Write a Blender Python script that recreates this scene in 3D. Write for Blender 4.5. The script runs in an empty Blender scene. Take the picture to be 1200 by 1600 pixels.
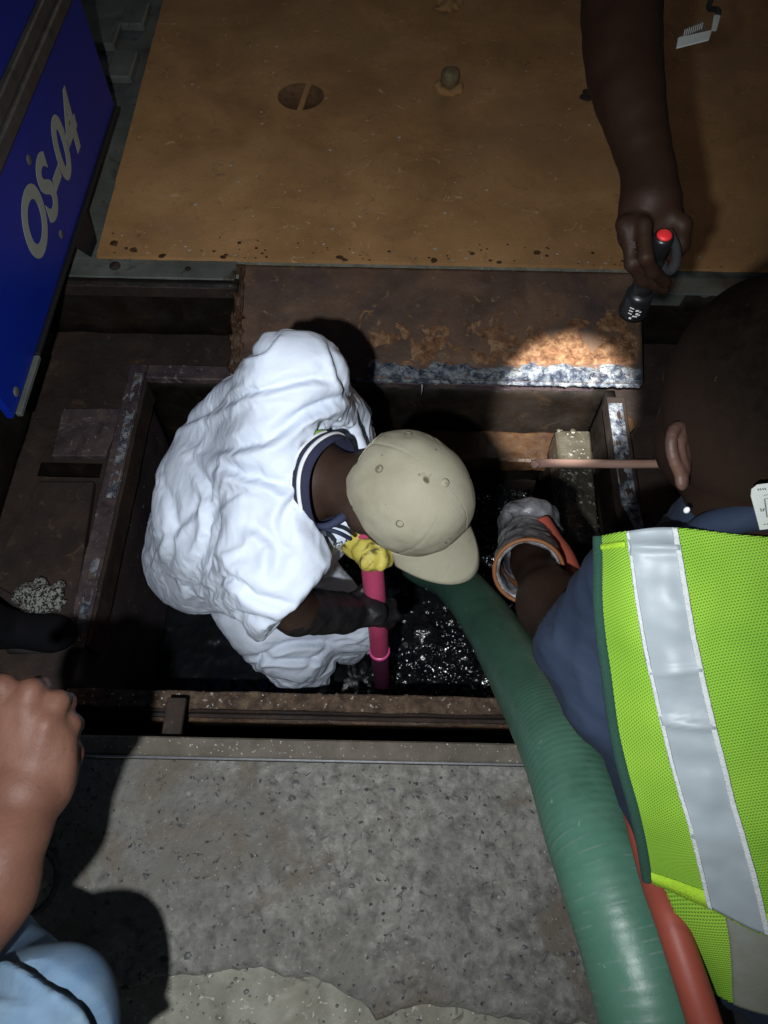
import bpy, bmesh, math, random
import numpy as np
from mathutils import Vector, Matrix, noise as mnoise

sc = bpy.context.scene
random.seed(7)
rng = np.random.default_rng(7)

# ------------------------------------------------------------------ camera
H = 1.65                      # lens height above the pavement, metres
FPX = 1155.0                  # focal length in photograph pixels (1200 x 1600)
PITCH = math.radians(29.0)    # tilt up from straight down
ROLL = math.radians(1.2)
_c, _s = math.cos(PITCH), math.sin(PITCH)
_r = np.array([1, 0, 0.]); _u = np.array([0, _c, _s]); FW = np.array([0, _s, -_c])
RT = math.cos(ROLL) * _r + math.sin(ROLL) * _u
UP = -math.sin(ROLL) * _r + math.cos(ROLL) * _u
CAM = np.array([0, 0, H])
cd = bpy.data.cameras.new("camera"); cam = bpy.data.objects.new("camera", cd)
sc.collection.objects.link(cam)
cd.sensor_fit = 'VERTICAL'; cd.sensor_height = 36.0; cd.lens = 36.0 * FPX / 1600.0
cd.clip_start = 0.02; cd.clip_end = 500
m = Matrix.Identity(4)
for i in range(3):
    m[i][0] = RT[i]; m[i][1] = UP[i]; m[i][2] = -FW[i]; m[i][3] = CAM[i]
cam.matrix_world = m
sc.camera = cam

# ------------------------------------------------------------------ night sky, faint sky glow
w = bpy.data.worlds.new("World"); sc.world = w; w.use_nodes = True
nt = w.node_tree; bg = nt.nodes["Background"]
sky = nt.nodes.new("ShaderNodeTexSky"); sky.sky_type = 'NISHITA'; sky.sun_disc = False
sky.sun_elevation = math.radians(26); sky.sun_rotation = math.radians(200)
nt.links.new(sky.outputs[0], bg.inputs[0]); bg.inputs[1].default_value = 0.010
sl = bpy.data.lights.new("sun", 'SUN'); sl.energy = 0.14; sl.angle = math.radians(10); sl.color = (1, .62, .3)
so = bpy.data.objects.new("sun", sl); sc.collection.objects.link(so)
so.rotation_euler = (math.radians(64), 0, math.radians(-200))
# the hand lamp beside the photographer's phone: the light the picture was taken by
pl = bpy.data.lights.new("phone_lamp", 'SPOT'); pl.energy = 116; pl.shadow_soft_size = 0.012
pl.color = (.93, .97, 1.0); pl.spot_size = math.radians(106); pl.spot_blend = 1.0
po = bpy.data.objects.new("phone_lamp", pl); sc.collection.objects.link(po)
LAMP = CAM - RT * 0.12 - UP * 0.09 - FW * 0.15
def aim(o, p, t):
    o.location = Vector(p); o.rotation_euler = (Vector(t) - Vector(p)).to_track_quat('-Z', 'Y').to_euler()

def ray(x, y): return (x - 600) / FPX * RT + (800 - y) / FPX * UP + FW
def at(x, y, d): return CAM + ray(x, y) * d                 # point seen at a pixel, d metres deep
def onz(x, y, z):
    v = ray(x, y); return CAM + v * ((z - H) / v[2])        # point seen at a pixel on the level z
def onx(x, y, X0):
    v = ray(x, y); return CAM + v * (X0 / v[0])
aim(po, LAMP, at(340, 850, 1.6))
vs = sc.view_settings
vs.view_transform = 'Standard'; vs.look = 'None'; vs.exposure = 0.0; vs.gamma = 1.0
sc.cycles.use_denoising = True
sc.cycles.max_bounces = 5

# ------------------------------------------------------------------ noise, signed distance modelling
_perm = rng.permutation(256); _perm = np.concatenate([_perm, _perm, _perm])
_grad = rng.normal(size=(256, 3)); _grad /= np.linalg.norm(_grad, axis=1)[:, None]
def pn(P):
    P = np.asarray(P, float); i = np.floor(P).astype(int); f = P - i; u = f * f * f * (f * (f * 6 - 15) + 10)
    i &= 255; out = 0
    for dx in (0, 1):
        for dy in (0, 1):
            for dz in (0, 1):
                h = _perm[_perm[_perm[(i[..., 0] + dx) & 255] + ((i[..., 1] + dy) & 255)] + ((i[..., 2] + dz) & 255)] & 255
                g = _grad[h]
                d = (f[..., 0] - dx) * g[..., 0] + (f[..., 1] - dy) * g[..., 1] + (f[..., 2] - dz) * g[..., 2]
                wx = u[..., 0] if dx else 1 - u[..., 0]; wy = u[..., 1] if dy else 1 - u[..., 1]; wz = u[..., 2] if dz else 1 - u[..., 2]
                out = out + d * wx * wy * wz
    return out * 1.6
def fbm(P, o=4):
    P = np.asarray(P, float); t = 0; a = 1
    for k in range(o):
        t = t + a * pn(P + 17.3 * k); P = P * 2.03; a *= .5
    return t
def nrm(v): v = np.asarray(v, float); return v / np.linalg.norm(v)

def cone(a, b, ra, rb):
    a = np.asarray(a, float); b = np.asarray(b, float); ab = b - a; L = ab @ ab + 1e-12
    def f(P):
        t = np.clip(((P - a) @ ab) / L, 0, 1)
        return np.linalg.norm(P - a - t[:, None] * ab, axis=1) - (ra + (rb - ra) * t)
    return f
def ell(c, axes, r):
    c = np.asarray(c, float); A = np.array([nrm(x) for x in axes]); r = np.asarray(r, float)
    def f(P):
        q = (P - c) @ A.T
        k0 = np.linalg.norm(q / r, axis=1); k1 = np.linalg.norm(q / (r * r), axis=1) + 1e-9
        return k0 * (k0 - 1) / k1
    return f
def chain(pts, rs): return [cone(pts[i], pts[i + 1], rs[i], rs[i + 1]) for i in range(len(pts) - 1)]
def smin(a, b, k):
    h = np.clip(.5 + .5 * (b - a) / k, 0, 1); return b + (a - b) * h - k * h * (1 - h)
def union(parts, k=.02):
    def f(P):
        r = parts[0](P)
        for p in parts[1:]: r = smin(r, p(P), k)
        return r
    return f
def cut(f, g, k=.004):
    return lambda P: -smin(-f(P), g(P), k)

def nets(f, lo, hi, h, B=8):
    lo = np.asarray(lo, float); n = (np.ceil((np.asarray(hi) - lo) / h / B).astype(int)) * B
    nb = n // B
    bc = np.stack(np.meshgrid(*[np.arange(k) for k in nb], indexing='ij'), -1).reshape(-1, 3)
    fc = f(lo + (bc + .5) * B * h)
    F = np.repeat(np.repeat(np.repeat(np.where(fc > 0, 1., -1.).reshape(nb), B, 0), B, 1), B, 2)
    act = bc[np.abs(fc) < B * h * 1.6]
    off = np.stack(np.meshgrid(*[np.arange(B)] * 3, indexing='ij'), -1).reshape(-1, 3)
    for s in range(0, len(act), 800):
        I = (act[s:s + 800, None, :] * B + off[None]).reshape(-1, 3)
        F[I[:, 0], I[:, 1], I[:, 2]] = f(lo + I * h)
    S = F < 0
    cs = [(x, y, z) for x in (0, 1) for y in (0, 1) for z in (0, 1)]
    def sl_(A, c): return A[c[0]:A.shape[0] - 1 + c[0], c[1]:A.shape[1] - 1 + c[1], c[2]:A.shape[2] - 1 + c[2]]
    cnt = sum(sl_(S, c).astype(int) for c in cs)
    cells = np.argwhere((cnt > 0) & (cnt < 8))
    idx = -np.ones(cnt.shape, int); idx[cells[:, 0], cells[:, 1], cells[:, 2]] = np.arange(len(cells))
    acc = np.zeros((len(cells), 3)); num = np.zeros(len(cells))
    for c in cs:
        for ax in range(3):
            if c[ax]: continue
            d = list(c); d[ax] = 1
            a = F[cells[:, 0] + c[0], cells[:, 1] + c[1], cells[:, 2] + c[2]]
            b = F[cells[:, 0] + d[0], cells[:, 1] + d[1], cells[:, 2] + d[2]]
            mk = (a < 0) != (b < 0); t = np.where(mk, a / np.where(a == b, 1, a - b), 0)
            p = np.tile(np.array(c, float), (len(cells), 1)); p[:, ax] = t
            acc[mk] += p[mk]; num[mk] += 1
    V = lo + (cells + acc / num[:, None]) * h
    Q = []
    for ax in range(3):
        o1, o2 = (ax + 1) % 3, (ax + 2) % 3
        s0 = [slice(1, None)] * 3; s0[ax] = slice(0, -1)
        s1 = list(s0); s1[ax] = slice(1, None)
        A = S[tuple(s0)]; Bq = S[tuple(s1)]
        E_ = np.argwhere(A != Bq); sg = A[E_[:, 0], E_[:, 1], E_[:, 2]]
        E_ = E_ + 1; E_[:, ax] -= 1
        ok = np.all(E_ < np.array(idx.shape), axis=1); E_ = E_[ok]; sg = sg[ok]
        def g(da, db):
            e = E_.copy(); e[:, o1] -= da; e[:, o2] -= db; return idx[e[:, 0], e[:, 1], e[:, 2]]
        q = np.stack([g(0, 0), g(1, 0), g(1, 1), g(0, 1)], 1)
        q[~sg] = q[~sg][:, ::-1]
        Q.append(q[(q >= 0).all(1)])
    return V, np.concatenate(Q)

def vnormals(V, Q):
    fn = np.cross(V[Q[:, 2]] - V[Q[:, 0]], V[Q[:, 3]] - V[Q[:, 1]])
    N = np.zeros_like(V)
    for k in range(4): np.add.at(N, Q[:, k], fn)
    return N / (np.linalg.norm(N, axis=1)[:, None] + 1e-12)

# ------------------------------------------------------------------ object helpers
def tag(o, label=None, cat=None, group=None, kind=None):
    if label: o["label"] = label
    if cat: o["category"] = cat
    if group: o["group"] = group
    if kind: o["kind"] = kind
    return o
def base(name, loc, label, cat, group=None):
    o = bpy.data.objects.new(name, None); o.location = Vector(loc); o.empty_display_size = .05
    sc.collection.objects.link(o); return tag(o, label, cat, group)
def wloc(o):
    l = Vector(o.location)
    while o.parent: o = o.parent; l += o.location
    return l
def mesh(name, V, Fs, mat, parent=None, smooth=True, uv=None):
    V = np.asarray(V, float); me = bpy.data.meshes.new(name)
    off = np.array(wloc(parent)) if parent else np.zeros(3)
    if parent is None:
        org = np.array([(V[:, 0].min() + V[:, 0].max()) / 2, (V[:, 1].min() + V[:, 1].max()) / 2, V[:, 2].min()]); off = org
    me.from_pydata((V - off).tolist(), [], [list(map(int, f)) for f in Fs])
    if uv is not None:
        ul = me.uv_layers.new(name="UVMap"); li = np.empty(len(me.loops), int); me.loops.foreach_get("vertex_index", li)
        ul.data.foreach_set("uv", np.asarray(uv)[li].astype(np.float32).ravel())
    me.update()
    if smooth: me.polygons.foreach_set("use_smooth", [True] * len(me.polygons))
    o = bpy.data.objects.new(name, me); sc.collection.objects.link(o); me.materials.append(mat)
    if parent: o.parent = parent
    else: o.location = Vector(off)
    return o
def from_bm(name, bm, mat, parent=None, smooth=False):
    bm.normal_update(); V = [tuple(v.co) for v in bm.verts]; bm.verts.index_update()
    Fs = [[v.index for v in f.verts] for f in bm.faces]; bm.free()
    return mesh(name, V, Fs, mat, parent, smooth)
def boxbm(lo, hi, bev=.003, seg=1, rough=0.0, sub=0):
    bm = bmesh.new(); bmesh.ops.create_cube(bm, size=1)
    lo = Vector(lo); hi = Vector(hi)
    for v in bm.verts: v.co = Vector([(lo[k] + hi[k]) / 2 + v.co[k] * (hi[k] - lo[k]) for k in range(3)])
    if sub:
        es = [e for e in bm.edges if e.calc_length() > max(hi - lo) * .6]
        bmesh.ops.subdivide_edges(bm, edges=es, cuts=sub, use_grid_fill=True)
    if bev: bmesh.ops.bevel(bm, geom=[e for e in bm.edges if len(e.link_faces) == 2 and e.calc_face_angle(0) > .5], offset=bev, segments=seg, affect='EDGES', profile=.5)
    if rough:
        for v in bm.verts: v.co += Vector([mnoise.noise(v.co * 23 + Vector((k * 9, 3, k))) for k in range(3)]) * rough
    return bm
def box(name, lo, hi, mat, parent=None, bev=.003, rough=0, sub=0): return from_bm(name, boxbm(lo, hi, bev, 1, rough, sub), mat, parent)
def hexa(name, q, down, mat, parent=None, bev=.003):
    """a slab: four top corners q (counter clockwise) and a thickness vector"""
    bm = bmesh.new(); t = [bm.verts.new(p) for p in q]; b = [bm.verts.new(np.asarray(p) + down) for p in q]
    bm.faces.new(t); bm.faces.new(b[::-1])
    for i in range(len(q)): bm.faces.new([t[i], b[i], b[(i + 1) % len(q)], t[(i + 1) % len(q)]])
    bmesh.ops.recalc_face_normals(bm, faces=bm.faces[:])
    if bev: bmesh.ops.bevel(bm, geom=bm.edges[:], offset=bev, segments=1, affect='EDGES')
    return from_bm(name, bm, mat, parent)
def spline(pts, n):
    P = np.asarray(pts, float); P = np.vstack([2 * P[0] - P[1], P, 2 * P[-1] - P[-2]]); out = []
    m_ = len(P) - 3
    for i in range(n):
        t = i / (n - 1) * m_; k = min(int(t), m_ - 1); t -= k
        a, b, c, d = P[k:k + 4]
        out.append(.5 * (2 * b + (c - a) * t + (2 * a - 5 * b + 4 * c - d) * t * t + (3 * b - a - 3 * c + d) * t ** 3))
    return np.array(out)
def tube(path, rad, seg=16, capped=True, mod=None):
    path = np.asarray(path, float); n = len(path); rad = np.broadcast_to(rad, n)
    T = np.gradient(path, axis=0); T /= np.linalg.norm(T, axis=1)[:, None]
    nn = nrm(np.cross(T[0], [0.3, .1, 1])); V = []; L = 0; uv = []
    for i in range(n):
        nn = nrm(nn - T[i] * (nn @ T[i])); bb = np.cross(T[i], nn)
        if i: L += np.linalg.norm(path[i] - path[i - 1])
        for j in range(seg):
            a = 2 * math.pi * j / seg; r = rad[i] * (1 if mod is None else 1) + (mod(L, a) if mod else 0)
            V.append(path[i] + r * (math.cos(a) * nn + math.sin(a) * bb)); uv.append((j / seg, L))
    Fs = [[i * seg + j, i * seg + (j + 1) % seg, (i + 1) * seg + (j + 1) % seg, (i + 1) * seg + j] for i in range(n - 1) for j in range(seg)]
    if capped:
        Fs.append(list(range(seg))[::-1]); Fs.append([(n - 1) * seg + j for j in range(seg)])
    return np.array(V), Fs, uv
def tubeobj(name, path, rad, mat, parent=None, seg=16, **k):
    V, Fs, uv = tube(path, rad, seg, **k); return mesh(name, V, Fs, mat, parent)
def bic(ctrl, nu, nv):
    """smooth sheet through a grid of control points: rows of points -> nv x nu"""
    rows = np.array([spline(r, nu) for r in ctrl]); return np.stack([spline(rows[:, j], nv) for j in range(nu)], 1)
def sheet(name, G, mat, parent=None, thick=.0015, uvs=None, flip=False):
    nv, nu, _ = G.shape; V = G.reshape(-1, 3)
    Q = np.array([[i * nu + j, i * nu + j + 1, (i + 1) * nu + j + 1, (i + 1) * nu + j] for i in range(nv - 1) for j in range(nu - 1)])
    if flip: Q = Q[:, ::-1]
    if uvs is None:
        du = np.concatenate([[0], np.cumsum(np.linalg.norm(np.diff(G[nv // 2], axis=0), axis=1))])
        dv = np.concatenate([[0], np.cumsum(np.linalg.norm(np.diff(G[:, nu // 2], axis=0), axis=1))])
        uvs = np.stack(np.meshgrid(du, dv), -1).reshape(-1, 2)
    N = vnormals(V, Q); n = len(V)
    V2 = np.vstack([V, V - N * thick]); Q2 = list(map(list, Q)) + [[a + n for a in q[::-1]] for q in Q]
    rim = [j for j in range(nu)] + [i * nu + nu - 1 for i in range(1, nv)] + [(nv - 1) * nu + j for j in range(nu - 2, -1, -1)] + [i * nu for i in range(nv - 2, 0, -1)]
    for a, b in zip(rim, rim[1:] + rim[:1]):
        Q2.append([a, a + n, b + n, b] if not flip else [b, b + n, a + n, a])
    return mesh(name, V2, Q2, mat, parent, uv=np.vstack([uvs, uvs]))
def sdf(name, f, lo, hi, h, mat, parent=None, disp=None):
    V, Q = nets(f, lo, hi, h)
    if disp is not None:
        N = vnormals(V, Q); V = V + N * disp(V, N)[:, None]
    return mesh(name, V, Q, mat, parent)
def bounds(pts, pad):
    P = np.asarray(pts, float); return P.min(0) - pad, P.max(0) + pad
def lathe(name, a, b, prof, mat, parent=None, seg=32):
    """prof: list of (t along a->b in metres, radius)"""
    a = np.asarray(a, float); ax = nrm(np.asarray(b) - a); n1 = nrm(np.cross(ax, [.2, .9, .3])); n2 = np.cross(ax, n1); V = []
    for t, r in prof:
        for j in range(seg):
            an = 2 * math.pi * j / seg; V.append(a + ax * t + r * (math.cos(an) * n1 + math.sin(an) * n2))
    n = len(prof)
    Fs = [[i * seg + j, i * seg + (j + 1) % seg, (i + 1) * seg + (j + 1) % seg, (i + 1) * seg + j] for i in range(n - 1) for j in range(seg)]
    Fs.append(list(range(seg))[::-1]); Fs.append([(n - 1) * seg + j for j in range(seg)])
    return mesh(name, V, Fs, mat, parent)

def crumple(o, frames=11, grow=.09, bend=.15, ten=20):
    """let the cloth grow a little and buckle, so that it takes real creases; keep the result as plain mesh"""
    md = o.modifiers.new("cloth", 'CLOTH'); s = md.settings
    s.quality = 4; s.mass = .2; s.tension_stiffness = ten; s.compression_stiffness = ten; s.shear_stiffness = ten * .4; s.bending_stiffness = bend
    s.tension_damping = 5; s.compression_damping = 5; s.air_damping = 3; s.shrink_min = -grow; s.shrink_max = -grow; s.effector_weights.gravity = 0
    md.collision_settings.use_collision = False; md.point_cache.frame_start = 1; md.point_cache.frame_end = frames + 5
    for f in range(1, frames + 1): sc.frame_set(f)
    me = bpy.data.meshes.new_from_object(o.evaluated_get(bpy.context.evaluated_depsgraph_get())); o.modifiers.clear(); old = o.data; o.data = me
    me.polygons.foreach_set("use_smooth", [True] * len(me.polygons)); sc.frame_set(1)
    sb = o.modifiers.new("smooth", 'SUBSURF'); sb.levels = 1; sb.render_levels = 1

# ------------------------------------------------------------------ materials
def mat(name, stops, scale=6, rough=.8, bump=.3, bscale=60, detail=8, metal=0, spec=.3, speck=None, stain=None, rvar=0.0, coat=0, bdist=.004, stretch=None, bdet=8):
    M = bpy.data.materials.new(name); M.use_nodes = True; nt = M.node_tree; N = nt.nodes; L = nt.links
    b = N["Principled BSDF"]; tc = N.new("ShaderNodeTexCoord"); src = tc.outputs["Object"]
    if stretch:
        mp = N.new("ShaderNodeMapping"); mp.inputs["Scale"].default_value = stretch; L.new(src, mp.inputs[0]); src = mp.outputs[0]
    def tex(s, d=detail, r=.6, dist=0):
        t = N.new("ShaderNodeTexNoise"); t.inputs["Scale"].default_value = s; t.inputs["Detail"].default_value = d
        t.inputs["Roughness"].default_value = r; t.inputs["Distortion"].default_value = dist; L.new(src, t.inputs["Vector"]); return t.outputs["Fac"]
    def ramp(fac, st, interp='LINEAR'):
        r = N.new("ShaderNodeValToRGB"); r.color_ramp.interpolation = interp; e = r.color_ramp.elements
        while len(e) < len(st): e.new(.5)
        for k, (p, c) in enumerate(st): e[k].position = p; e[k].color = (*c, 1)
        L.new(fac, r.inputs[0]); return r.outputs[0]
    def mix(f, a, c):
        x = N.new("ShaderNodeMix"); x.data_type = 'RGBA'; L.new(f, x.inputs[0]); L.new(a, x.inputs[6])
        if isinstance(c, tuple): x.inputs[7].default_value = (*c, 1)
        else: L.new(c, x.inputs[7])
        return x.outputs[2]
    col = ramp(tex(scale, dist=.4), stops)
    for (sc_, lo, hi, c) in (stain or []):
        col = mix(ramp(tex(sc_, 5, .65, .8), [(lo, (0, 0, 0)), (hi, (1, 1, 1))]), col, c)
    for (sc_, lo, hi, c) in (speck or []):
        col = mix(ramp(tex(sc_, 2, .5), [(lo, (0, 0, 0)), (hi, (1, 1, 1))]), col, c)
    L.new(col, b.inputs["Base Color"])
    b.inputs["Metallic"].default_value = metal; b.inputs["Specular IOR Level"].default_value = spec
    b.inputs["Roughness"].default_value = rough; b.inputs["Coat Weight"].default_value = coat; b.inputs["Coat Roughness"].default_value = .15
    if rvar:
        r = N.new("ShaderNodeMapRange"); r.inputs[1].default_value = .3; r.inputs[2].default_value = .7
        r.inputs[3].default_value = max(.03, rough - rvar); r.inputs[4].default_value = min(1, rough + rvar)
        L.new(tex(scale * 3, 6), r.inputs[0]); L.new(r.outputs[0], b.inputs["Roughness"])
    if bump:
        bp = N.new("ShaderNodeBump"); bp.inputs["Strength"].default_value = bump; bp.inputs["Distance"].default_value = bdist
        L.new(tex(bscale, bdet, .65), bp.inputs["Height"]); L.new(bp.outputs[0], b.inputs["Normal"])
    return M
def plain(name, c, rough=.5, metal=0, spec=.4, var=.12, sc_=30, bump=.1, **k):
    d = tuple(max(0, x * (1 - var)) for x in c); e = tuple(min(1, x * (1 + var)) for x in c)
    return mat(name, [(.3, d), (.7, e)], scale=sc_, rough=rough, metal=metal, spec=spec, bump=bump, **k)

M_conc = mat("worn_concrete", [(.28, (0.0918, 0.0891, 0.0814)), (.42, (0.1782, 0.1727, 0.1551)), (.58, (0.2592, 0.2508, 0.2255)), (.74, (0.3672, 0.3575, 0.3245))], 46, .82, 1.0, 70, detail=10,
             stain=[(1.7, .46, .64, (0.1728, 0.165, 0.1474)), (9, .57, .70, (0.108, 0.1056, 0.099)), (4.2, .54, .68, (0.1566, 0.1298, 0.1012)), (38, .61, .68, (0.081, 0.0792, 0.077)), (22, .64, .74, (0.3348, 0.3245, 0.2915))],
             speck=[(75, .65, .71, (0.054, 0.0539, 0.055)), (190, .70, .77, (0.4968, 0.484, 0.44))], rvar=.12, bdist=.009)
M_conc2 = mat("pale_concrete", [(.25, (0.1633, 0.157, 0.1256)), (.5, (0.2638, 0.2574, 0.2073)), (.75, (0.3767, 0.3641, 0.3014))], 26, .88, .8, 80, stretch=(0.6458, 0.6279, 0.6458),
              stain=[(5, .52, .66, (0.1911, 0.1775, 0.1365)), (40, .60, .68, (0.1365, 0.1297, 0.1024)), (70, .63, .69, (0.4641, 0.4505, 0.3822))], speck=[(160, .66, .72, (0.5733, 0.5597, 0.4914)), (110, .67, .72, (0.0819, 0.07917, 0.06825))], bdist=.006)
M_kerb = mat("kerb_concrete", [(.3, (0.08775, 0.07312, 0.0585)), (.7, (0.1755, 0.1536, 0.1244))], 14, .8, .5, 90, speck=[(150, .66, .72, (0.4387, 0.4241, 0.3802))])
M_orange = mat("orange_rust_plate", [(.25, (0.2573, 0.135, 0.05175)), (.5, (0.4349, 0.2362, 0.09488)), (.78, (0.5857, 0.3375, 0.1437))], 3.2, .88, .45, 110,
               stain=[(30, .56, .80, (.25, .15, .08)), (1.6, .50, .75, (0.355, 0.2109, 0.1006)), (26, .63, .70, (0.6035, 0.3965, 0.2156)), (7, .66, .74, (0.213, 0.1013, 0.04025)), (55, .66, .72, (0.3017, 0.1602, 0.07187))],
               speck=[(170, .73, .77, (0.8165, 0.6244, 0.4025)), (240, .72, .76, (0.1065, 0.05063, 0.02156))], bdist=.003)
M_brown = mat("brown_rust", [(.25, (0.0156, 0.01092, 0.00936)), (.5, (0.0312, 0.02106, 0.01716)), (.75, (0.0585, 0.03588, 0.02574))], 8, .7, .6, 70,
              stain=[(5, .55, .7, (0.03276, 0.02652, 0.02496)), (18, .62, .7, (0.078, 0.04836, 0.02808)), (45, .66, .72, (0.1014, 0.078, 0.0663))], rvar=.2)
M_sloped = mat("wet_brown_rust", [(.25, (0.054, 0.0324, 0.0243)), (.5, (0.108, 0.06345, 0.04185)), (.75, (0.1688, 0.0999, 0.0594))], 6, .55, .6, 60,
               stain=[(4, .52, .7, (0.06075, 0.0432, 0.0405)), (30, .62, .70, (0.2565, 0.162, 0.08775)), (70, .67, .72, (0.324, 0.2295, 0.135))], rvar=.2, spec=.35)
M_scale = mat("dark_scaly_steel", [(.3, (0.0264, 0.01936, 0.02288)), (.5, (0.0616, 0.044, 0.0484)), (.7, (0.1056, 0.0748, 0.066))], 16, .6, .6, 80,
              stain=[(9, .60, .68, (0.176, 0.1496, 0.1496)), (38, .64, .70, (0.2816, 0.264, 0.2728))], speck=[(130, .70, .74, (0.3168, 0.2904, 0.264))], rvar=.2)
M_crust = mat("pale_blue_crust", [(.30, (.008, .012, .028)), (.42, (.06, .075, .11)), (.52, (.22, .25, .28)), (.72, (.46, .46, .44))], 34, .45, 1.0, 120, detail=10, rvar=.25, bdist=.014, spec=.6, stain=[(11, .58, .70, (.12, .08, .045)), (26, .58, .66, (.02, .024, .045))])
M_galv = mat("grey_green_steel", [(.25, (0.0675, 0.07425, 0.0675)), (.5, (0.135, 0.1512, 0.135)), (.75, (0.2025, 0.2228, 0.1958))], 6, .6, .25, 90, stain=[(7, .58, .7, (0.0675, 0.06075, 0.04725)), (25, .64, .7, (0.054, 0.0405, 0.027))], metal=.2)
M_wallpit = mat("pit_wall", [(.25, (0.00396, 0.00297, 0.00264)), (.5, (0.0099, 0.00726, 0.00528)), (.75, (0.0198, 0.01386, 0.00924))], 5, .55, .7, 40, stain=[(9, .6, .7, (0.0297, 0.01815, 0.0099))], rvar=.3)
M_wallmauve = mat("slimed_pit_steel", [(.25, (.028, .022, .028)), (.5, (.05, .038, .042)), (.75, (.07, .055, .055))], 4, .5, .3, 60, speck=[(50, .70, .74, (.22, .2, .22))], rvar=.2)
M_ledge = mat("rusty_ledge", [(.25, (0.02325, 0.01023, 0.00558)), (.5, (0.0558, 0.02697, 0.01116)), (.75, (0.107, 0.0558, 0.02092))], 11, .5, .8, 50, rvar=.3, spec=.5)
M_slime = mat("slimy_concrete", [(.25, (0.0225, 0.0198, 0.0135)), (.5, (0.054, 0.0486, 0.0342)), (.75, (0.09, 0.081, 0.0585))], 12, .3, .7, 60, speck=[(70, .66, .70, (0.27, 0.261, 0.234)), (30, .66, .74, (0.144, 0.081, 0.045))], rvar=.25, spec=.6, bdist=.006)
M_water = mat("black_sludge_water", [(.3, (.003, .004, .005)), (.7, (.012, .013, .014))], 10, .16, .6, 26, spec=1.0, bdist=.003, bdet=1)
M_sludge = mat("wet_black_sludge", [(.3, (.004, .004, .005)), (.7, (.022, .021, .021))], 30, .24, 1.0, 45, spec=1.0, bdist=.007, bdet=2)
M_blue = plain("blue_paint", (0.001741, 0.02298, 0.3384), .42, spec=.4, var=.1, sc_=5, bump=.05, stain=[(3, .6, .8, (0.002611, 0.02507, 0.2397))])
M_letter = plain("grey_white_vinyl", (0.374, 0.3995, 0.357), .6, var=.06)
M_trim = mat("grey_trim", [(.3, (.06, .06, .062)), (.7, (.12, .12, .12))], 20, .5, .2, 90, metal=.3)
M_dark = plain("dark_cabinet_metal", (.012, .012, .016), .6)
M_pad = plain("weathered_bolt_pad", (0.112, 0.112, 0.104), .7, var=.3, sc_=90)
M_cover = mat("white_coverall_fabric", [(.3, (0.5718, 0.629, 0.7383)), (.7, (0.6506, 0.7102, 0.8239))], 5, .62, .25, 160, stain=[(6, .64, .8, (0.4929, 0.5378, 0.6206)), (15, .70, .77, (0.4338, 0.4362, 0.4494))], bdist=.002, spec=.35)
def paper_creases(M, sc1, strength, dist):
    """sharp little crease facets of crumpled non-woven cloth, over the bump the material already has"""
    nt = M.node_tree; N = nt.nodes; L = nt.links; b = N["Principled BSDF"]; old = b.inputs["Normal"].links[0].from_socket
    tc = N.new("ShaderNodeTexCoord"); tn = N.new("ShaderNodeTexNoise"); tn.inputs["Scale"].default_value = 5; tn.inputs["Detail"].default_value = 4; L.new(tc.outputs["Object"], tn.inputs["Vector"])
    ad = N.new("ShaderNodeMix"); ad.data_type = 'RGBA'; ad.blend_type = 'LINEAR_LIGHT'; ad.inputs[0].default_value = .09; L.new(tc.outputs["Object"], ad.inputs[6]); L.new(tn.outputs["Color"], ad.inputs[7])
    prev = old
    for k, sc_ in enumerate((sc1, sc1 * 2.6)):
        vo = N.new("ShaderNodeTexVoronoi"); vo.feature = 'F1'; vo.inputs["Scale"].default_value = sc_; vo.inputs["Randomness"].default_value = 1; L.new(ad.outputs[2], vo.inputs["Vector"])
        bp = N.new("ShaderNodeBump"); bp.inputs["Strength"].default_value = strength / (k + 1); bp.inputs["Distance"].default_value = dist / (k * 1.6 + 1); L.new(vo.outputs["Distance"], bp.inputs["Height"]); L.new(prev, bp.inputs["Normal"]); prev = bp.outputs[0]
    L.new(prev, b.inputs["Normal"])
paper_creases(M_cover, 9, .20, .018)
M_cap = mat("khaki_cotton_twill", [(.3, (.265, .245, .18)), (.7, (.335, .312, .235))], 9, .9, .5, 320, stain=[(5, .56, .75, (.25, .225, .16)), (22, .64, .74, (.225, .20, .145))], speck=[(26, .72, .76, (.09, .078, .055)), (60, .74, .78, (.13, .11, .08))], bdist=.0016, spec=.12)
M_capin = plain("khaki_band", (.25, .24, .19), .9)
M_eyelet = plain("stitched_eyelet", (0.128, 0.116, 0.088), .8)
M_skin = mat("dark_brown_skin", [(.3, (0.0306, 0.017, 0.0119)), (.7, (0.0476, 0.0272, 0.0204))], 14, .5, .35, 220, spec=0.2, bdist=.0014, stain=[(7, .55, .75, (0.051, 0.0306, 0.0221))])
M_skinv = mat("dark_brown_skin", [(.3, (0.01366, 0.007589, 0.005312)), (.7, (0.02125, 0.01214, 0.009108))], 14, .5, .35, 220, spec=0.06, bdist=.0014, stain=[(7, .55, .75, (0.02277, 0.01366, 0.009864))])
M_skin2 = mat("torch_holder_skin", [(.3, (0.01634, 0.007587, 0.004356)), (.7, (0.02505, 0.01198, 0.00726))], 16, .55, .25, 240, spec=0.15, bdist=.0012)
M_skin3 = mat("medium_brown_skin", [(.3, (0.0576, 0.02584, 0.01756)), (.7, (0.0864, 0.04019, 0.02772))], 12, .5, .4, 150, spec=0.12, bdist=.0018, stain=[(9, .55, .75, (0.09504, 0.04689, 0.03326)), (60, .66, .74, (0.04896, 0.02058, 0.01386))])
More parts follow.
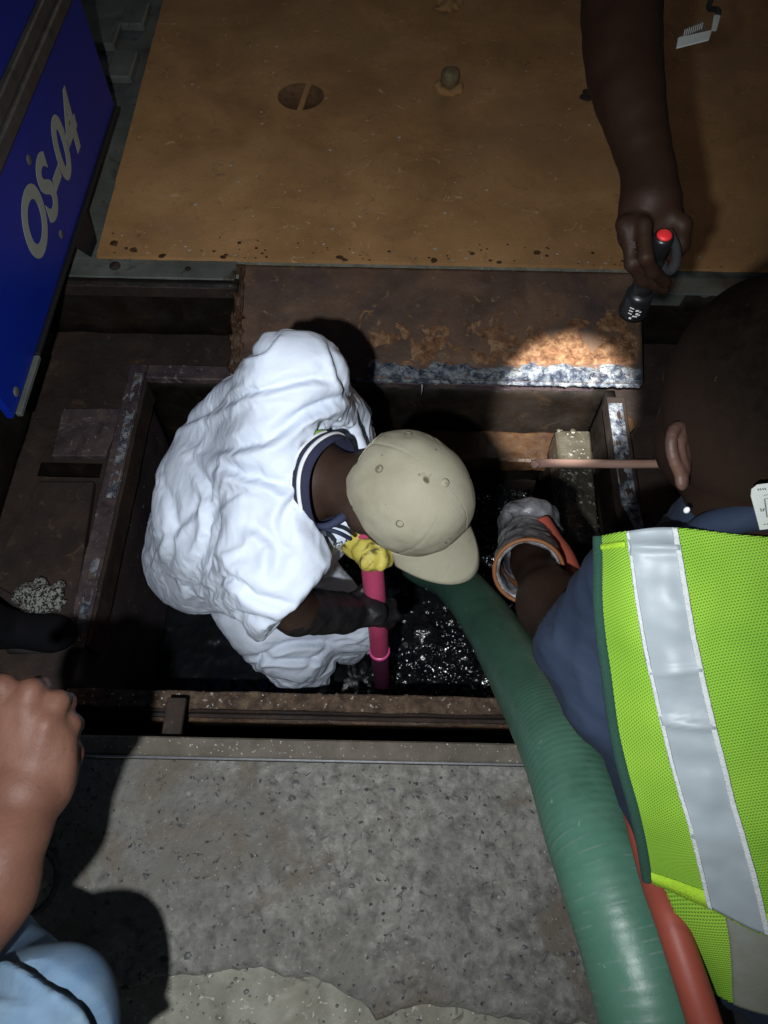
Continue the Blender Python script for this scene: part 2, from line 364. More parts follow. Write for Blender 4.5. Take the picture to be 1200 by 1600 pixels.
M_scalp = mat("cropped_black_hair", [(.3, (0.002464, 0.00176, 0.001232)), (.55, (0.00528, 0.003696, 0.002464)), (.75, (0.007392, 0.005104, 0.00352))], 70, .75, .6, 380, speck=[(190, .75, .78, (0.0352, 0.02992, 0.02288))], spec=0.03, bdist=.0018)
def fade_to(M, n, off, lo, hi, col):
    """short hair thins out towards the nape: colour runs to skin colour along the object axis n"""
    nt = M.node_tree; N = nt.nodes; L = nt.links; b = N["Principled BSDF"]; old = b.inputs["Base Color"].links[0].from_socket
    tc = N.new("ShaderNodeTexCoord"); vm_ = N.new("ShaderNodeVectorMath"); vm_.operation = 'DOT_PRODUCT'; vm_.inputs[1].default_value = n; L.new(tc.outputs["Object"], vm_.inputs[0])
    mr = N.new("ShaderNodeMapRange"); mr.inputs[1].default_value = off + lo; mr.inputs[2].default_value = off + hi; mr.inputs[3].default_value = 1; mr.inputs[4].default_value = 0; mr.interpolation_type = 'SMOOTHSTEP'
    L.new(vm_.outputs["Value"], mr.inputs[0]); x = N.new("ShaderNodeMix"); x.data_type = 'RGBA'; L.new(mr.outputs[0], x.inputs[0]); L.new(old, x.inputs[6]); x.inputs[7].default_value = (*col, 1); L.new(x.outputs[2], b.inputs["Base Color"])
M_hair = plain("black_hair", (.006, .005, .005), .7, sc_=200, bump=.5)
M_mask = plain("navy_face_mask", (.02, .026, .06), .8, bump=.2)
M_collar = plain("navy_knit_collar", (.016, .018, .045), .85, bump=.3, bscale=300)
M_white = plain("white_stripe", (.66, .67, .68), .7)
M_neon = plain("neon_green_collar", (.36, .62, .08), .7)
M_yellow = mat("yellow_rubber_glove", [(.3, (.40, .33, .06)), (.7, (.55, .47, .10))], 12, .5, .4, 90, stain=[(22, .56, .64, (.08, .065, .025)), (9, .55, .7, (.32, .26, .07))])
M_blackglove = mat("soiled_black_glove", [(.3, (.006, .006, .008)), (.6, (.014, .013, .014)), (.8, (.045, .042, .038))], 16, .45, .4, 120, rvar=.2)
M_pink = mat("pink_plastic_pipe", [(.3, (0.494, 0.055, 0.1425)), (.7, (0.608, 0.088, 0.195))], 9, .45, .1, 120, stain=[(14, .62, .7, (0.2375, 0.033, 0.0675))], spec=.35)
M_boot = plain("black_rubber_boot", (.008, .008, .01), .35)
M_hose = mat("green_suction_hose", [(.3, (0.0435, 0.1144, 0.0792)), (.7, (0.0667, 0.1625, 0.1162))], 7, .42, .25, 120, stain=[(30, .67, .72, (0.2465, 0.325, 0.2772)), (5, .6, .75, (0.0348, 0.091, 0.06336))], spec=.45, rvar=.12, bdist=.0015)
M_red = mat("salmon_red_hose", [(.3, (0.2001, 0.04118, 0.02691)), (.7, (0.2594, 0.05741, 0.03744))], 8, .5, .1, 80, stain=[(9, .62, .76, (0.163, 0.03432, 0.02633))])
M_navy = mat("navy_cotton", [(.3, (0.0072, 0.0132, 0.03)), (.7, (0.0132, 0.0228, 0.0468))], 6, .85, .35, 320, stain=[(5, .58, .75, (0.0192, 0.03, 0.054))], bdist=.0015)
M_bind = plain("dark_green_binding", (.012, .05, .035), .9, sc_=300, bump=.8, bscale=500)
M_trouser = plain("black_trousers", (.008, .009, .011), .85)
M_glovegrey = mat("wet_grey_glove", [(.28, (0.02438, 0.02438, 0.02681)), (.5, (0.0975, 0.0975, 0.1073)), (.7, (0.2145, 0.2145, 0.2242))], 20, .3, .5, 90, stain=[(14, .58, .66, (0.02194, 0.02048, 0.0195))], rvar=.2, spec=.5)
M_gloveorange = plain("orange_glove_rim", (0.128, 0.044, 0.01), .6, sc_=60)
M_glovelin = plain("brown_glove_lining", (.10, .045, .018), .8)
M_torch = plain("black_anodised_aluminium", (.010, .010, .011), .35, metal=.2, spec=.5, bump=.05)
M_redbtn = plain("red_rubber_button", (.62, .02, .025), .5)
M_lens = plain("torch_lens", (.3, .3, .32), .1)
M_print = plain("white_print", (.55, .56, .56), .6)
M_denim = mat("faded_blue_denim", [(.3, (0.04845, 0.0918, 0.1632)), (.7, (0.0816, 0.1377, 0.2142))], 7, .9, .4, 420, stain=[(4, .5, .7, (0.1122, 0.1683, 0.2244))], bdist=.0014)
M_seam = plain("dark_denim_seam", (.012, .022, .07), .9)
M_wood = mat("pale_pink_wood", [(.3, (.38, .22, .17)), (.7, (.5, .33, .26))], 30, .7, .3, 120, stretch=(.15, 1, 1))
M_woodend = plain("fresh_wood_end", (.62, .48, .33), .8)
M_label = plain("white_plastic_label", (.66, .68, .67), .45, var=.03)
M_ink = plain("grey_ink", (.12, .13, .13), .8)
M_bright = plain("bright_edge_steel", (.42, .43, .45), .3, metal=.8, sc_=80)
M_shoe = plain("dull_black_shoe", (.006, .006, .008), .9, spec=.1)
M_rag = mat("speckled_rag", [(.40, (0.014, 0.014, 0.0126)), (.47, (0.021, 0.021, 0.0196)), (.50, (0.21, 0.21, 0.189)), (.8, (0.308, 0.308, 0.28))], 150, .9, .5, 120, detail=2)
M_peb = mat("grey_pebbles", [(.3, (.07, .068, .062)), (.5, (.16, .155, .14)), (.7, (.34, .33, .3))], 8, .7, .2, 90)
M_chip = plain("pale_chips", (.42, .38, .31), .6, var=.3)
M_plast = mat("crumpled_clear_plastic", [(.3, (.16, .17, .18)), (.7, (.42, .44, .45))], 30, .2, .5, 60, spec=.7)
M_badge = plain("white_badge_plastic", (.42, .45, .43), .5, var=.05)

# vest fabric: open knit, holes between the yarns let the shirt show through
def vest_mat():
    M = bpy.data.materials.new("lime_mesh_fabric"); M.use_nodes = True; nt = M.node_tree; N = nt.nodes; L = nt.links
    b = N["Principled BSDF"]; out = N["Material Output"]; uv = N.new("ShaderNodeUVMap")
    sep = N.new("ShaderNodeSeparateXYZ"); L.new(uv.outputs[0], sep.inputs[0])
    def mth(op, a, c=None):
        n = N.new("ShaderNodeMath"); n.operation = op
        for k, x in enumerate((a, c)):
            if x is None: continue
            if isinstance(x, (int, float)): n.inputs[k].default_value = x
            else: L.new(x, n.inputs[k])
        return n.outputs[0]
    px, py = .0031, .0029
    u = mth('DIVIDE', sep.outputs[0], px); v = mth('DIVIDE', sep.outputs[1], py)
    v = mth('ADD', v, mth('MULTIPLY', u, .30))
    row = mth('FLOOR', v); u2 = mth('ADD', u, mth('MULTIPLY', mth('MODULO', row, 2.0), .5))
    fu = mth('SUBTRACT', mth('FRACT', u2), .5); fv = mth('SUBTRACT', mth('FRACT', v), .5)
    r = mth('SQRT', mth('ADD', mth('POWER', mth('MULTIPLY', fu, 1.05), 2.0), mth('POWER', mth('MULTIPLY', fv, 1.55), 2.0)))
    hole = N.new("ShaderNodeMapRange"); hole.inputs[1].default_value = .27; hole.inputs[2].default_value = .45
    hole.inputs[3].default_value = 1; hole.inputs[4].default_value = 0; L.new(r, hole.inputs[0])
    tn = N.new("ShaderNodeTexNoise"); tn.inputs["Scale"].default_value = 9; tc = N.new("ShaderNodeTexCoord"); L.new(tc.outputs["Object"], tn.inputs["Vector"])
    rp = N.new("ShaderNodeValToRGB"); rp.color_ramp.elements[0].color = (.15, .33, .026, 1); rp.color_ramp.elements[1].color = (.245, .44, .04, 1)
    rp.color_ramp.elements[0].position = .3; rp.color_ramp.elements[1].position = .7
    L.new(tn.outputs["Fac"], rp.inputs[0]); L.new(rp.outputs[0], b.inputs["Base Color"])
    b.inputs["Roughness"].default_value = .7; b.inputs["Specular IOR Level"].default_value = .2
    bp = N.new("ShaderNodeBump"); bp.inputs["Strength"].default_value = .6; bp.inputs["Distance"].default_value = .002
    L.new(r, bp.inputs["Height"]); L.new(bp.outputs[0], b.inputs["Normal"])
    tr = N.new("ShaderNodeBsdfTransparent"); mx = N.new("ShaderNodeMixShader")
    L.new(mth('MULTIPLY', hole.outputs[0], .78), mx.inputs[0]); L.new(b.outputs[0], mx.inputs[1]); L.new(tr.outputs[0], mx.inputs[2]); L.new(mx.outputs[0], out.inputs[0])
    return M
M_vest = vest_mat()
M_tape = mat("silver_reflective_tape", [(.3, (0.2018, 0.2329, 0.2562)), (.7, (0.2562, 0.2911, 0.3105))], 7, .46, .12, 40, spec=0.4, stain=[(7, .62, .75, (0.2173, 0.2407, 0.2096))], bdist=.003)
M_tape2 = mat("dull_reflective_tape", [(.3, (0.152, 0.164, 0.128)), (.7, (0.2, 0.212, 0.172))], 9, .5, .2, 90, metal=.2, stain=[(6, .58, .72, (0.224, 0.24, 0.24))])
M_tapeedge = plain("tape_edge_stitching", (.5, .53, .54), .7, sc_=200, bump=.8, bscale=400)
M_hem = plain("lime_hem_binding", (.30, .50, .02), .8, sc_=300, bump=.6, bscale=400)

# ================================================================== SETTING
# pit opening in the pavement: X -1.10..1.05, Y 0.345..1.70 (1.80 behind the sloped plate)
HX0, HX1, HY0, HY1 = -1.10, 1.05, .345, 1.70
def gridsheet(name, xs, ys, zf, m_, parent=None, skip=None):
    V = [(x, y, zf(x, y)) for y in ys for x in xs]; nx = len(xs)
    Fs = [[j * nx + i, j * nx + i + 1, (j + 1) * nx + i + 1, (j + 1) * nx + i] for j in range(len(ys) - 1) for i in range(len(xs) - 1)
          if not (skip and skip((xs[i] + xs[i + 1]) / 2, (ys[j] + ys[j + 1]) / 2))]
    return mesh(name, V, Fs, m_, parent)
xs = sorted(set([-200, -40, -10, -4, HX0, -.467, .787, HX1, 4, 10, 40, 200])); ys = sorted(set([-200, -40, -8, -2, .30, HY0, HY1, 1.80, 5, 12, 40, 200]))
def in_hole(x, y): return HX0 < x < HX1 and HY0 < y < (1.80 if -.467 < x < .787 else HY1)
g = gridsheet("ground", xs, ys, lambda x, y: -.012, M_conc2, skip=in_hole); tag(g, kind="structure")

# worn topping slab in front, with a ragged broken edge over the pale concrete below
top_edge = .296
front = []
n = 150
for i in range(n + 1):
    px = -300 + 1800 * i / n
    e = [(-300, 1540), (90, 1540), (235, 1530), (330, 1512), (410, 1508), (470, 1522), (500, 1535), (560, 1548), (590, 1592), (625, 1570), (680, 1566), (740, 1578), (800, 1590), (860, 1596), (1500, 1640)]
    py = np.interp(px, [a for a, b in e], [b for a, b in e])
    p = onz(px, py, 0); p = p + np.array([0, .012 * pn(np.array([p[0] * 14, 3, 1.])) + .006 * pn(np.array([p[0] * 45, 8, 1.])), 0]); front.append(p)
bm = bmesh.new()
cols = 26; rowsv = []
for p in front:
    rv = []
    for k in range(cols + 1):
        t = k / cols; y = p[1] + (top_edge - p[1]) * t
        z = -.0005 + .0016 * float(fbm(np.array([p[0] * 7, y * 7, .3]), 4))
        rv.append(bm.verts.new((p[0], y, z)))
    rowsv.append(rv)
for a, b in zip(rowsv, rowsv[1:]):
    for k in range(cols): bm.faces.new((a[k], b[k], b[k + 1], a[k + 1]))
low = [bm.verts.new((r[0].co.x, r[0].co.y - .005 - .004 * abs(mnoise.noise(Vector((r[0].co.x * 60, 0, 0)))), -.0125)) for r in rowsv]
for i in range(len(low) - 1): bm.faces.new((low[i], low[i + 1], rowsv[i + 1][0], rowsv[i][0]))
pav = from_bm("pavement", bm, M_conc, None, True); tag(pav, kind="structure")
# stones showing in the topping
def scatter(name, n, region, r0, r1, m_, parent, flat=.45, sides=6, zoff=0.0, pick=None):
    V = []; Fs = []
    for _ in range(n):
        p = region()
        if pick and not pick(p): continue
        r = r0 + (r1 - r0) * random.random() ** 3; a0 = random.random() * 6.3; ex = .6 + .4 * random.random(); b0 = len(V)
        for lv, (rr, zz) in enumerate(((1, 0), (.75, .75), (0, 1))):
            k = sides if rr else 1
            for j in range(k):
                a = a0 + 6.2832 * j / k; q = r * rr * (.8 + .4 * random.random())
                V.append((p[0] + q * math.cos(a), p[1] + q * ex * math.sin(a), p[2] + zoff + zz * r * flat))
        for j in range(sides):
            Fs.append([b0 + j, b0 + (j + 1) % sides, b0 + sides + (j + 1) % sides, b0 + sides + j]); Fs.append([b0 + sides + j, b0 + sides + (j + 1) % sides, b0 + 2 * sides])
    return mesh(name, V, Fs, m_, parent)
def reg(): return (random.uniform(-.75, .8), random.uniform(-.17, .29), 0)
o = scatter("pebble_specks", 230, reg, .0012, .0065, M_peb, None, .3, zoff=-.0008); tag(o, "small pale stones bedded in the worn concrete pavement", "pebbles", kind="stuff")
o = scatter("dark_stones", 90, reg, .002, .010, M_trim, None, .12, zoff=-.0006); tag(o, "dark flat stones bedded in the worn concrete pavement", "stones", kind="stuff")

# kerb strip along the opening with its bright steel edging
k = box("kerb", (-1.45, .3035, -.16), (1.4, HY0, .001), M_kerb, None, .004, .0015, 30); tag(k, kind="structure")
box("edging_strip", (-1.4, .2975, -.02), (1.35, .3025, .003), M_bright, k, .0008)

# recess floor round the inner shaft, outer walls, shaft walls
SX0, SX1, SY0, SY1 = -.775, .70, .50, 1.50; ZR = -.225; ZB = -.98
st = base("recess", (0, 1, ZR), None, None); del_ = st
tag(st, kind="structure")
SL = (-1.03, -.845, 1.135, 1.185)                  # open slot beside the frame
xs = [HX0 - .02, SL[0], SL[1], SX0, SX1, HX1 + .02]; ys = [.44, SY0, SL[2], SL[3], SY1, 1.83]
gridsheet("recess_floor", xs, ys, lambda x, y: ZR, M_brown, st, skip=lambda x, y: (SX0 < x < SX1 and SY0 < y < SY1) or (SL[0] < x < SL[1] and SL[2] < y < SL[3]))
for a_, b_ in (((SL[0], SL[3]), (SL[0], SL[2])), ((SL[1], SL[2]), (SL[1], SL[3])), ((SL[1], SL[3]), (SL[0], SL[3])), ((SL[0], SL[2]), (SL[1], SL[2]))):
    mesh("slot_wall", [(*a_, ZR), (*b_, ZR), (*b_, -.6), (*a_, -.6)], [[0, 1, 2, 3]], M_wallpit, st, False)
mesh("slot_floor", [(SL[0], SL[2], -.6), (SL[1], SL[2], -.6), (SL[1], SL[3], -.6), (SL[0], SL[3], -.6)], [[0, 1, 2, 3]], M_wallpit, st, False)
def wallq(name, a, b, z0, z1, m_, parent, n=24, rough=.004):
    a = np.array(a, float); b = np.array(b, float); G = []
    nv = max(2, int(abs(z1 - z0) / .05))
    nr = nrm(np.array([b[1] - a[1], a[0] - b[0]]))
    for i in range(nv + 1):
        r = []
        for j in range(n + 1):
            p = a + (b - a) * j / n; z = z0 + (z1 - z0) * i / nv
            q = rough * float(fbm(np.array([p[0] * 9, p[1] * 9, z * 9]), 3)) if 0 < j < n else 0
            r.append((p[0] + nr[0] * q, p[1] + nr[1] * q, z))
        G.append(r)
    return sheet(name, np.array(G), m_, parent, .03)
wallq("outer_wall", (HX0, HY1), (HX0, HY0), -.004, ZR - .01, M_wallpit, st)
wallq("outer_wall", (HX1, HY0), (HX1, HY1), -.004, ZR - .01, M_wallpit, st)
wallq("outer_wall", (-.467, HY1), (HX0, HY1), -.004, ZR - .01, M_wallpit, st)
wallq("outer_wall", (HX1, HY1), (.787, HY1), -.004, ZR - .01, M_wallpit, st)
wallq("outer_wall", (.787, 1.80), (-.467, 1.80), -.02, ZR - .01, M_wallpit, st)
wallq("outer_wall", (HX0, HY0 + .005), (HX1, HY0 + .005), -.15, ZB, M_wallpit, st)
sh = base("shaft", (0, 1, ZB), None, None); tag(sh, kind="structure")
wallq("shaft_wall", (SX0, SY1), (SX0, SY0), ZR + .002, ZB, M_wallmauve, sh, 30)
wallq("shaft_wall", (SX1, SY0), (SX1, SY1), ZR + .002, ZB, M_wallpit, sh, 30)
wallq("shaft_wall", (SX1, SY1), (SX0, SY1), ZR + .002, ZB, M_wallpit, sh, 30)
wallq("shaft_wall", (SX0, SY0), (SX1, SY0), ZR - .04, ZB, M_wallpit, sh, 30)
# black water with floating sludge
nx, ny = 320, 230
X, Y = np.meshgrid(np.linspace(SX0 - .01, SX1 + .01, nx), np.linspace(SY0 - .02, SY1 + .01, ny))
Pn = np.stack([X * 11, Y * 11, X * 0], -1); rg = np.abs(fbm(Pn * 2.6 + 4, 3)); patch = np.clip(fbm(Pn * .35 + 2, 2) * 2.0 + .45 + (X - .02) * 3.0, 0, 1)
rip = np.abs(fbm(np.stack([X * 34 + 1.5 * fbm(Pn * .8, 2), Y * 22 + 1.5 * fbm(Pn * .8 + 9, 2), X * 0], -1), 2))
Zw = -.86 + .006 * fbm(Pn, 3) + (.020 * (rg - .25) + .016 * (rip - .25)) * patch
wt = sheet("water", np.stack([X, Y, Zw], -1), M_water, None, .02, flip=False); tag(wt, kind="structure")
def regw():
    p = onz(random.uniform(600, 800), random.uniform(860, 1085), -.855) if random.random() < .75 else onz(random.uniform(740, 900), random.uniform(720, 860), -.855)
    return (p[0], p[1], -.858)
o = scatter("floating_sludge", 260, regw, .004, .030, M_sludge, None, .35, 7, pick=lambda p: SX0 + .03 < p[0] < SX1 - .03 and SY0 + .03 < p[1] < SY1 - .03)
tag(o, "black lumps of wet sludge floating on the water in the pit", "sludge", kind="stuff")

# ================================================================== STEELWORK
# lumpy mineral crust on a four-cornered area
def crust(name, quad, th, m_, parent, nu=90, nv=24, seed=0., keep=None):
    q = [np.asarray(p, float) for p in quad]; nrmv = nrm(np.cross(q[1] - q[0], q[3] - q[0])); G = np.zeros((nv, nu, 3))
    for i in range(nv):
        for j in range(nu):
            a, b = j / (nu - 1), i / (nv - 1); G[i, j] = (q[0] * (1 - a) + q[1] * a) * (1 - b) + (q[3] * (1 - a) + q[2] * a) * b
    e = np.minimum(1, np.minimum(np.minimum(np.arange(nv)[:, None], nv - 1 - np.arange(nv)[:, None]) / 3., np.minimum(np.arange(nu)[None], nu - 1 - np.arange(nu)[None]) / 3.))
    hgt = th * (.45 + .8 * fbm(G * 30 + seed, 2) + .75 * np.abs(fbm(G * 85 + seed, 3)))
    if keep is not None: hgt = hgt * keep(np.linspace(0, 1, nu)[None], np.linspace(0, 1, nv)[:, None], G)
    hgt = np.where(e > 0, hgt, 0) * e - .003 * (e == 0)
    G = G + nrmv * hgt[..., None]
    return sheet(name, G, m_, parent, .003)
# inner frame
fr = base("pit_frame", (0, 1, ZR), "rusty steel angle frame round the flooded shaft, one bar to each side", "frame")
fr_z = -.195
def bar(name, x0, x1, y0, y1, z0, z1, m_, parent, rough=.003, sub=24): return box(name, (x0, y0, z0), (x1, y1, z1), m_, parent, .004, rough, sub)
b_l = bar("left_bar", -.822, -.768, .60, 1.548, ZR, fr_z, M_scale, fr); bar("flange", -.770, -.758, .61, 1.49, -.30, fr_z - .006, M_brown, b_l)
crust("mineral_crust", [(-.800, 1.51, fr_z + .001), (-.800, 1.05, fr_z + .001), (-.772, 1.05, fr_z + .001), (-.772, 1.51, fr_z + .001)], .004, M_crust, b_l, 120, 16, 21., keep=lambda a, b, G: np.clip(.1 - 1.0 * a + 2.4 * fbm(G * 20 + 5, 3), -.7, 1))
crust("mineral_crust", [(-.800, .86, fr_z + .001), (-.800, .62, fr_z + .001), (-.775, .62, fr_z + .001), (-.775, .86, fr_z + .001)], .004, M_crust, b_l, 80, 14, 31., keep=lambda a, b, G: np.clip(-.5 + 2.4 * fbm(G * 24 + 5, 3), -.7, 1))
bar("rear_bar", -.766, .66, 1.492, 1.548, ZR, fr_z - .002, M_scale, fr)
rb = hexa("right_bar", [(.680, 1.43, fr_z + .03), (.672, 1.05, fr_z + .03), (.700, .965, fr_z + .03), (.728, .955, fr_z + .03), (.736, 1.43, fr_z + .03)], np.array([0, 0, -.058]), M_brown, fr)
M_front = mat("crusty_brown_rust", [(.25, (.03, .02, .016)), (.45, (.085, .055, .038)), (.65, (.17, .115, .075)), (.8, (.28, .21, .15))], 34, .65, 1.0, 90, bdist=.008, speck=[(110, .66, .71, (.5, .47, .43))], rvar=.2)
b_f = bar("front_bar", -.79, .74, .455, .499, -.212, fr_z, M_front, fr, .004, 60)
o_ = scatter("rust_scabs", 420, lambda: (random.uniform(-.78, .73), random.uniform(.457, .497), fr_z - .001), .002, .009, M_front, fr, .5, 6)
o_["kind"] = "stuff"
bar("front_face", -.79, .74, .448, .4545, -.262, -.200, M_brown, fr, .002, 40)
box("front_lip", (-.79, .4365, -.268), (.74, .4475, -.2565), M_ledge, fr, .002, .002, 30)
p0 = onz(272, 1132, -.1); box("lug", (p0[0] - .022, .347, -.10), (p0[0] + .022, .452, -.085), M_brown, fr, .002)
p0 = onz(975, 660, fr_z)
hexa("gusset", [onz(968, 640, fr_z + .02), onz(970, 690, fr_z + .02), onz(992, 668, fr_z + .02), onz(990, 656, fr_z + .02)], np.array([0, 0, -.012]), M_ledge, fr, .001)
zc = fr_z + .031
crust("mineral_crust", [(.679, 1.40, zc), (.672, 1.05, zc), (.716, 1.05, zc), (.722, 1.40, zc)][::-1], .008, M_crust, rb, 26, 90, 3.,
      keep=lambda a, b, G: np.clip(1.0 + 1.6 * fbm(G * 22 + 9, 3) - 1.6 * np.abs(a - .6), -.6, 1))
crust("mineral_crust", [(.673, 1.052, zc), (.699, .968, zc), (.726, .96, zc), (.722, 1.052, zc)], .006, M_crust, rb, 40, 24, 8.)

# cover plates lying on the left side of the recess
o = hexa("floor_plate", [onz(98, 638, -.2), onz(80, 712, -.2), onz(164, 712, -.2), onz(196, 637, -.2)], np.array([0, 0, -.022]), M_scale, None)
tag(o, "small square scuffed steel plate beside the left bar of the pit frame", "plate")
o = hexa("floor_plate", [onz(60, 752, -.195), onz(-20, 905, -.195), onz(112, 985, -.195), onz(146, 752, -.195)], np.array([0, 0, -.028]), M_brown, None)
tag(o, "long brown steel plate beside the pit frame, nearest the speckled rag", "plate")

# sloped thick plate running down into the pit, crust along its lower edge
ta, tb = np.array([-.465, 1.788, -.002]), np.array([.785, 1.788, -.002]); ba, bb = np.array([-.472, 1.457, -.135]), np.array([.787, 1.457, -.135])
spn = nrm(np.cross(tb - ta, ta - ba)); spn = spn if spn[2] > 0 else -spn
sp = base("sloped_plate", (.16, 1.62, -.135), "thick brown rusted steel plate sloping down into the pit with crusted lower edge", "plate")
G = np.zeros((46, 120, 3))
for i in range(46):
    for j in range(120):
        a, b = j / 119, i / 45; p = (ba * (1 - a) + bb * a) * (1 - b) + (ta * (1 - a) + tb * a) * b
        pr = onz(0, 0, 0); G[i, j] = p
hh = .0018 * fbm(G * 13, 4) + .003 * np.clip(fbm(G * 22 + 5, 3) - .35, 0, 1)
G = G + spn * hh[..., None]
sheet("plate", G, M_sloped, sp, .014)
q0 = ba + (bb - ba) * .30; q1 = bb - (bb - ba) * .003
up_ = nrm(ta - ba)
crust("lower_crust", [q0 + spn * .001, q1 + spn * .001, q1 + up_ * .088 + spn * .001, q0 + up_ * .07 + spn * .001], .013, M_crust, sp, 420, 60, 1.,
      keep=lambda a, b, G: np.minimum(np.clip((.62 - b) * 4 + 1.3 * fbm(G * 14 + 3, 3), -.6, 1), np.clip(a * 4 - .35 + 1.4 * fbm(G * 20, 3), -.6, 1)))
q2 = ba + (bb - ba) * .30; q3 = bb - (bb - ba) * .012
crust("rust_scale", [q2 + up_ * .040 + spn * .001, q3 + up_ * .060 + spn * .001, q3 + up_ * .24 + spn * .001, q2 + up_ * .22 + spn * .001], .006,
      mat("flaking_orange_rust", [(.3, (.06, .026, .012)), (.5, (.20, .095, .042)), (.7, (.36, .22, .12))], 40, .6, .9, 120, bdist=.008, rvar=.2, spec=.4), sp, 260, 60, 11.,
      keep=lambda a, b, G: np.minimum(np.clip((.55 - b) * 3 + 1.7 * fbm(G * 13 + 7, 3), -.7, 1), np.clip((a - .35) * 3 + 1.8 * fbm(G * 15, 3), -.7, 1)))
lo_ = np.array([0, -.004, -.006])
crust("edge_crust", [q0 + lo_ - spn * .014, q1 + lo_ - spn * .014, q1 + lo_ * .6 + spn * .003, q0 + lo_ * .6 + spn * .003], .006, M_crust, sp, 260, 8, 5.)
# flaky ragged left edge
G2 = np.zeros((60, 8, 3))
for i in range(60):
    for j in range(8):
        b = i / 59; p = ba * (1 - b) + ta * b; G2[i, j] = p + np.array([-.012 + .03 * j / 7 + .006 * float(pn(p * 40 + j)), 0, 0]) + spn * (.004 + .007 * float(fbm(p * 35 + j * .4, 3)))
sheet("flaked_edge", G2, M_ledge, sp, .012)
# drip of slime under the edge
pd = ba + (bb - ba) * ((665 - 372) / 635.)
tubeobj("slime_drip", [pd + np.array([0, -.012, -.01]), pd + np.array([.001, -.014, -.035]), pd + np.array([0, -.013, -.07])], [.003, .0018, .0012], M_plast, sp, 8)

# rear and side beams down in the shaft
o = box("ledge_beam", (-.55, 1.375, -.52), (.60, 1.498, -.45), M_ledge, None, .008, .007, 50); tag(o, "rough rusted beam low on the far wall of the pit", "beam")
wb = base("slimy_beam", (.60, 1.18, -.42), "slime covered concrete beam beside the crusted bar on the right of the pit", "beam")
hexa("beam", [onz(868, 672, -.30), onz(884, 820, -.30), onz(905, 848, -.30), onz(938, 850, -.30), onz(922, 672, -.30)], np.array([0, 0, -.12]), M_slime, wb, .006)
def regb():
    x = random.uniform(.545, .645); y = random.uniform(1.0, 1.40); return (x, y, -.301)
scatter("slime_lumps", 150, regb, .002, .013, M_slime, wb, .4, 7)
box("beam_bearing", (.55, .99, -.60), (.70, 1.40, -.421), M_wallpit, wb, .004)

# grey steel frame flush with the pavement at the back and along the left of the orange plate
gf = base("surface_frame", (-.7, 1.75, 0), "grey green galvanised steel strip frame under the edge of the orange plate", "frame")
box("front_strip", (-1.06, 1.722, -.05), (-.476, 1.80, .0015), M_galv, gf, .002, .001, 12)
box("strip_lip", (-1.06, 1.696, -.055), (-.476, 1.716, -.012), M_brown, gf, .003, .002, 12)
box("front_strip", (.798, 1.70, -.05), (1.9, 1.80, .0015), M_galv, gf, .002, .001, 12)
box("left_strip", (-1.30, 1.801, -.05), (-.90, 4.3, -.002), M_galv, gf, .002, .001, 20)
p0 = onz(180, 417, .0); lathe("bolt_head", p0, p0 + np.array([0, 0, 1]), [(-.005, .017), (.005, .017), (.009, .014), (.010, .002)], M_brown, gf, 16)
p0 = onz(294, 421, .0); lathe("bolt_head", p0, p0 + np.array([0, 0, 1]), [(-.005, .010), (.003, .010), (.004, .002)], M_brown, gf, 12)
for (x, y) in ((170, 60), (215, 30), (195, 110)):
    p0 = onz(x, y, 0); box("clamp_block", (p0[0] - .05, p0[1] - .09, -.002), (p0[0] + .045, p0[1] + .08, .03), M_galv, gf, .006, .003)

# big orange rusted cover plate with a lifting cup, a stub and small holes
cp = base("cover_plate", (.3, 2.9, 0), "large orange rusted steel cover plate lying behind the pit", "plate")
def circ(c, r, n=28): return [(c[0] + r * math.cos(6.28319 * k / n), c[1] + r * math.sin(6.28319 * k / n)) for k in range(n)]
M_cup = mat("dirty_shaded_rust_cup", [(.3, (.10, .055, .027)), (.7, (.22, .125, .06))], 30, .9, .5, 90)  # rust dirt and the shade inside the recess, both put into this darker colour
cc = onz(470, 150, .016); hole_r = .085
outer = [(-.912, 1.797)] + [(x, 1.797 + .004 * float(pn(np.array([x * 20, 1, 2.])))) for x in np.linspace(-.85, 1.9, 60)] + [(1.95, 1.8), (1.95, 4.2), (-.965, 4.2)] + [(-.965 + .053 * (4.2 - y) / 2.4 + .003 * float(pn(np.array([y * 20, 5, 2.]))), y) for y in np.linspace(4.0, 1.9, 40)]
small = [onz(218, 216, .016), onz(254, 62, .016)]
loops = [outer, circ(cc, hole_r, 32)] + [circ(s, .0125, 12) for s in small]
bm = bmesh.new()
es = []
for lp in loops:
    vsl = [bm.verts.new((x, y, .016)) for x, y in lp]
    es += [bm.edges.new((vsl[i], vsl[(i + 1) % len(vsl)])) for i in range(len(vsl))]
bmesh.ops.triangle_fill(bm, use_beauty=True, edges=es)
r_ = bmesh.ops.extrude_face_region(bm, geom=bm.faces[:])
for v in r_["geom"]:
    if isinstance(v, bmesh.types.BMVert): v.co.z -= .013
bmesh.ops.recalc_face_normals(bm, faces=bm.faces[:])
from_bm("plate", bm, M_orange, cp)
lathe("lifting_cup", (cc[0], cc[1], 0), (cc[0], cc[1], 1), [(-.011, .06), (-.010, .0845), (.0145, .0848), (.0145, .0825), (-.004, .072), (-.008, .01)], M_cup, cp, 32)
b_ = boxbm((-.010, -.084, 0), (.010, .084, .016), .002)
for v in b_.verts: v.co = Vector((cc[0] + .012 + v.co.x + v.co.y * .14, cc[1] + v.co.y, v.co.z - .001))
from_bm("lifting_bar", b_, M_orange, cp)
p0 = onz(702, 136, .016); stb = base("stub", p0, None, None); stb.parent = cp; stb.location = Vector(p0) - cp.location
bpy.data.objects.remove(stb)
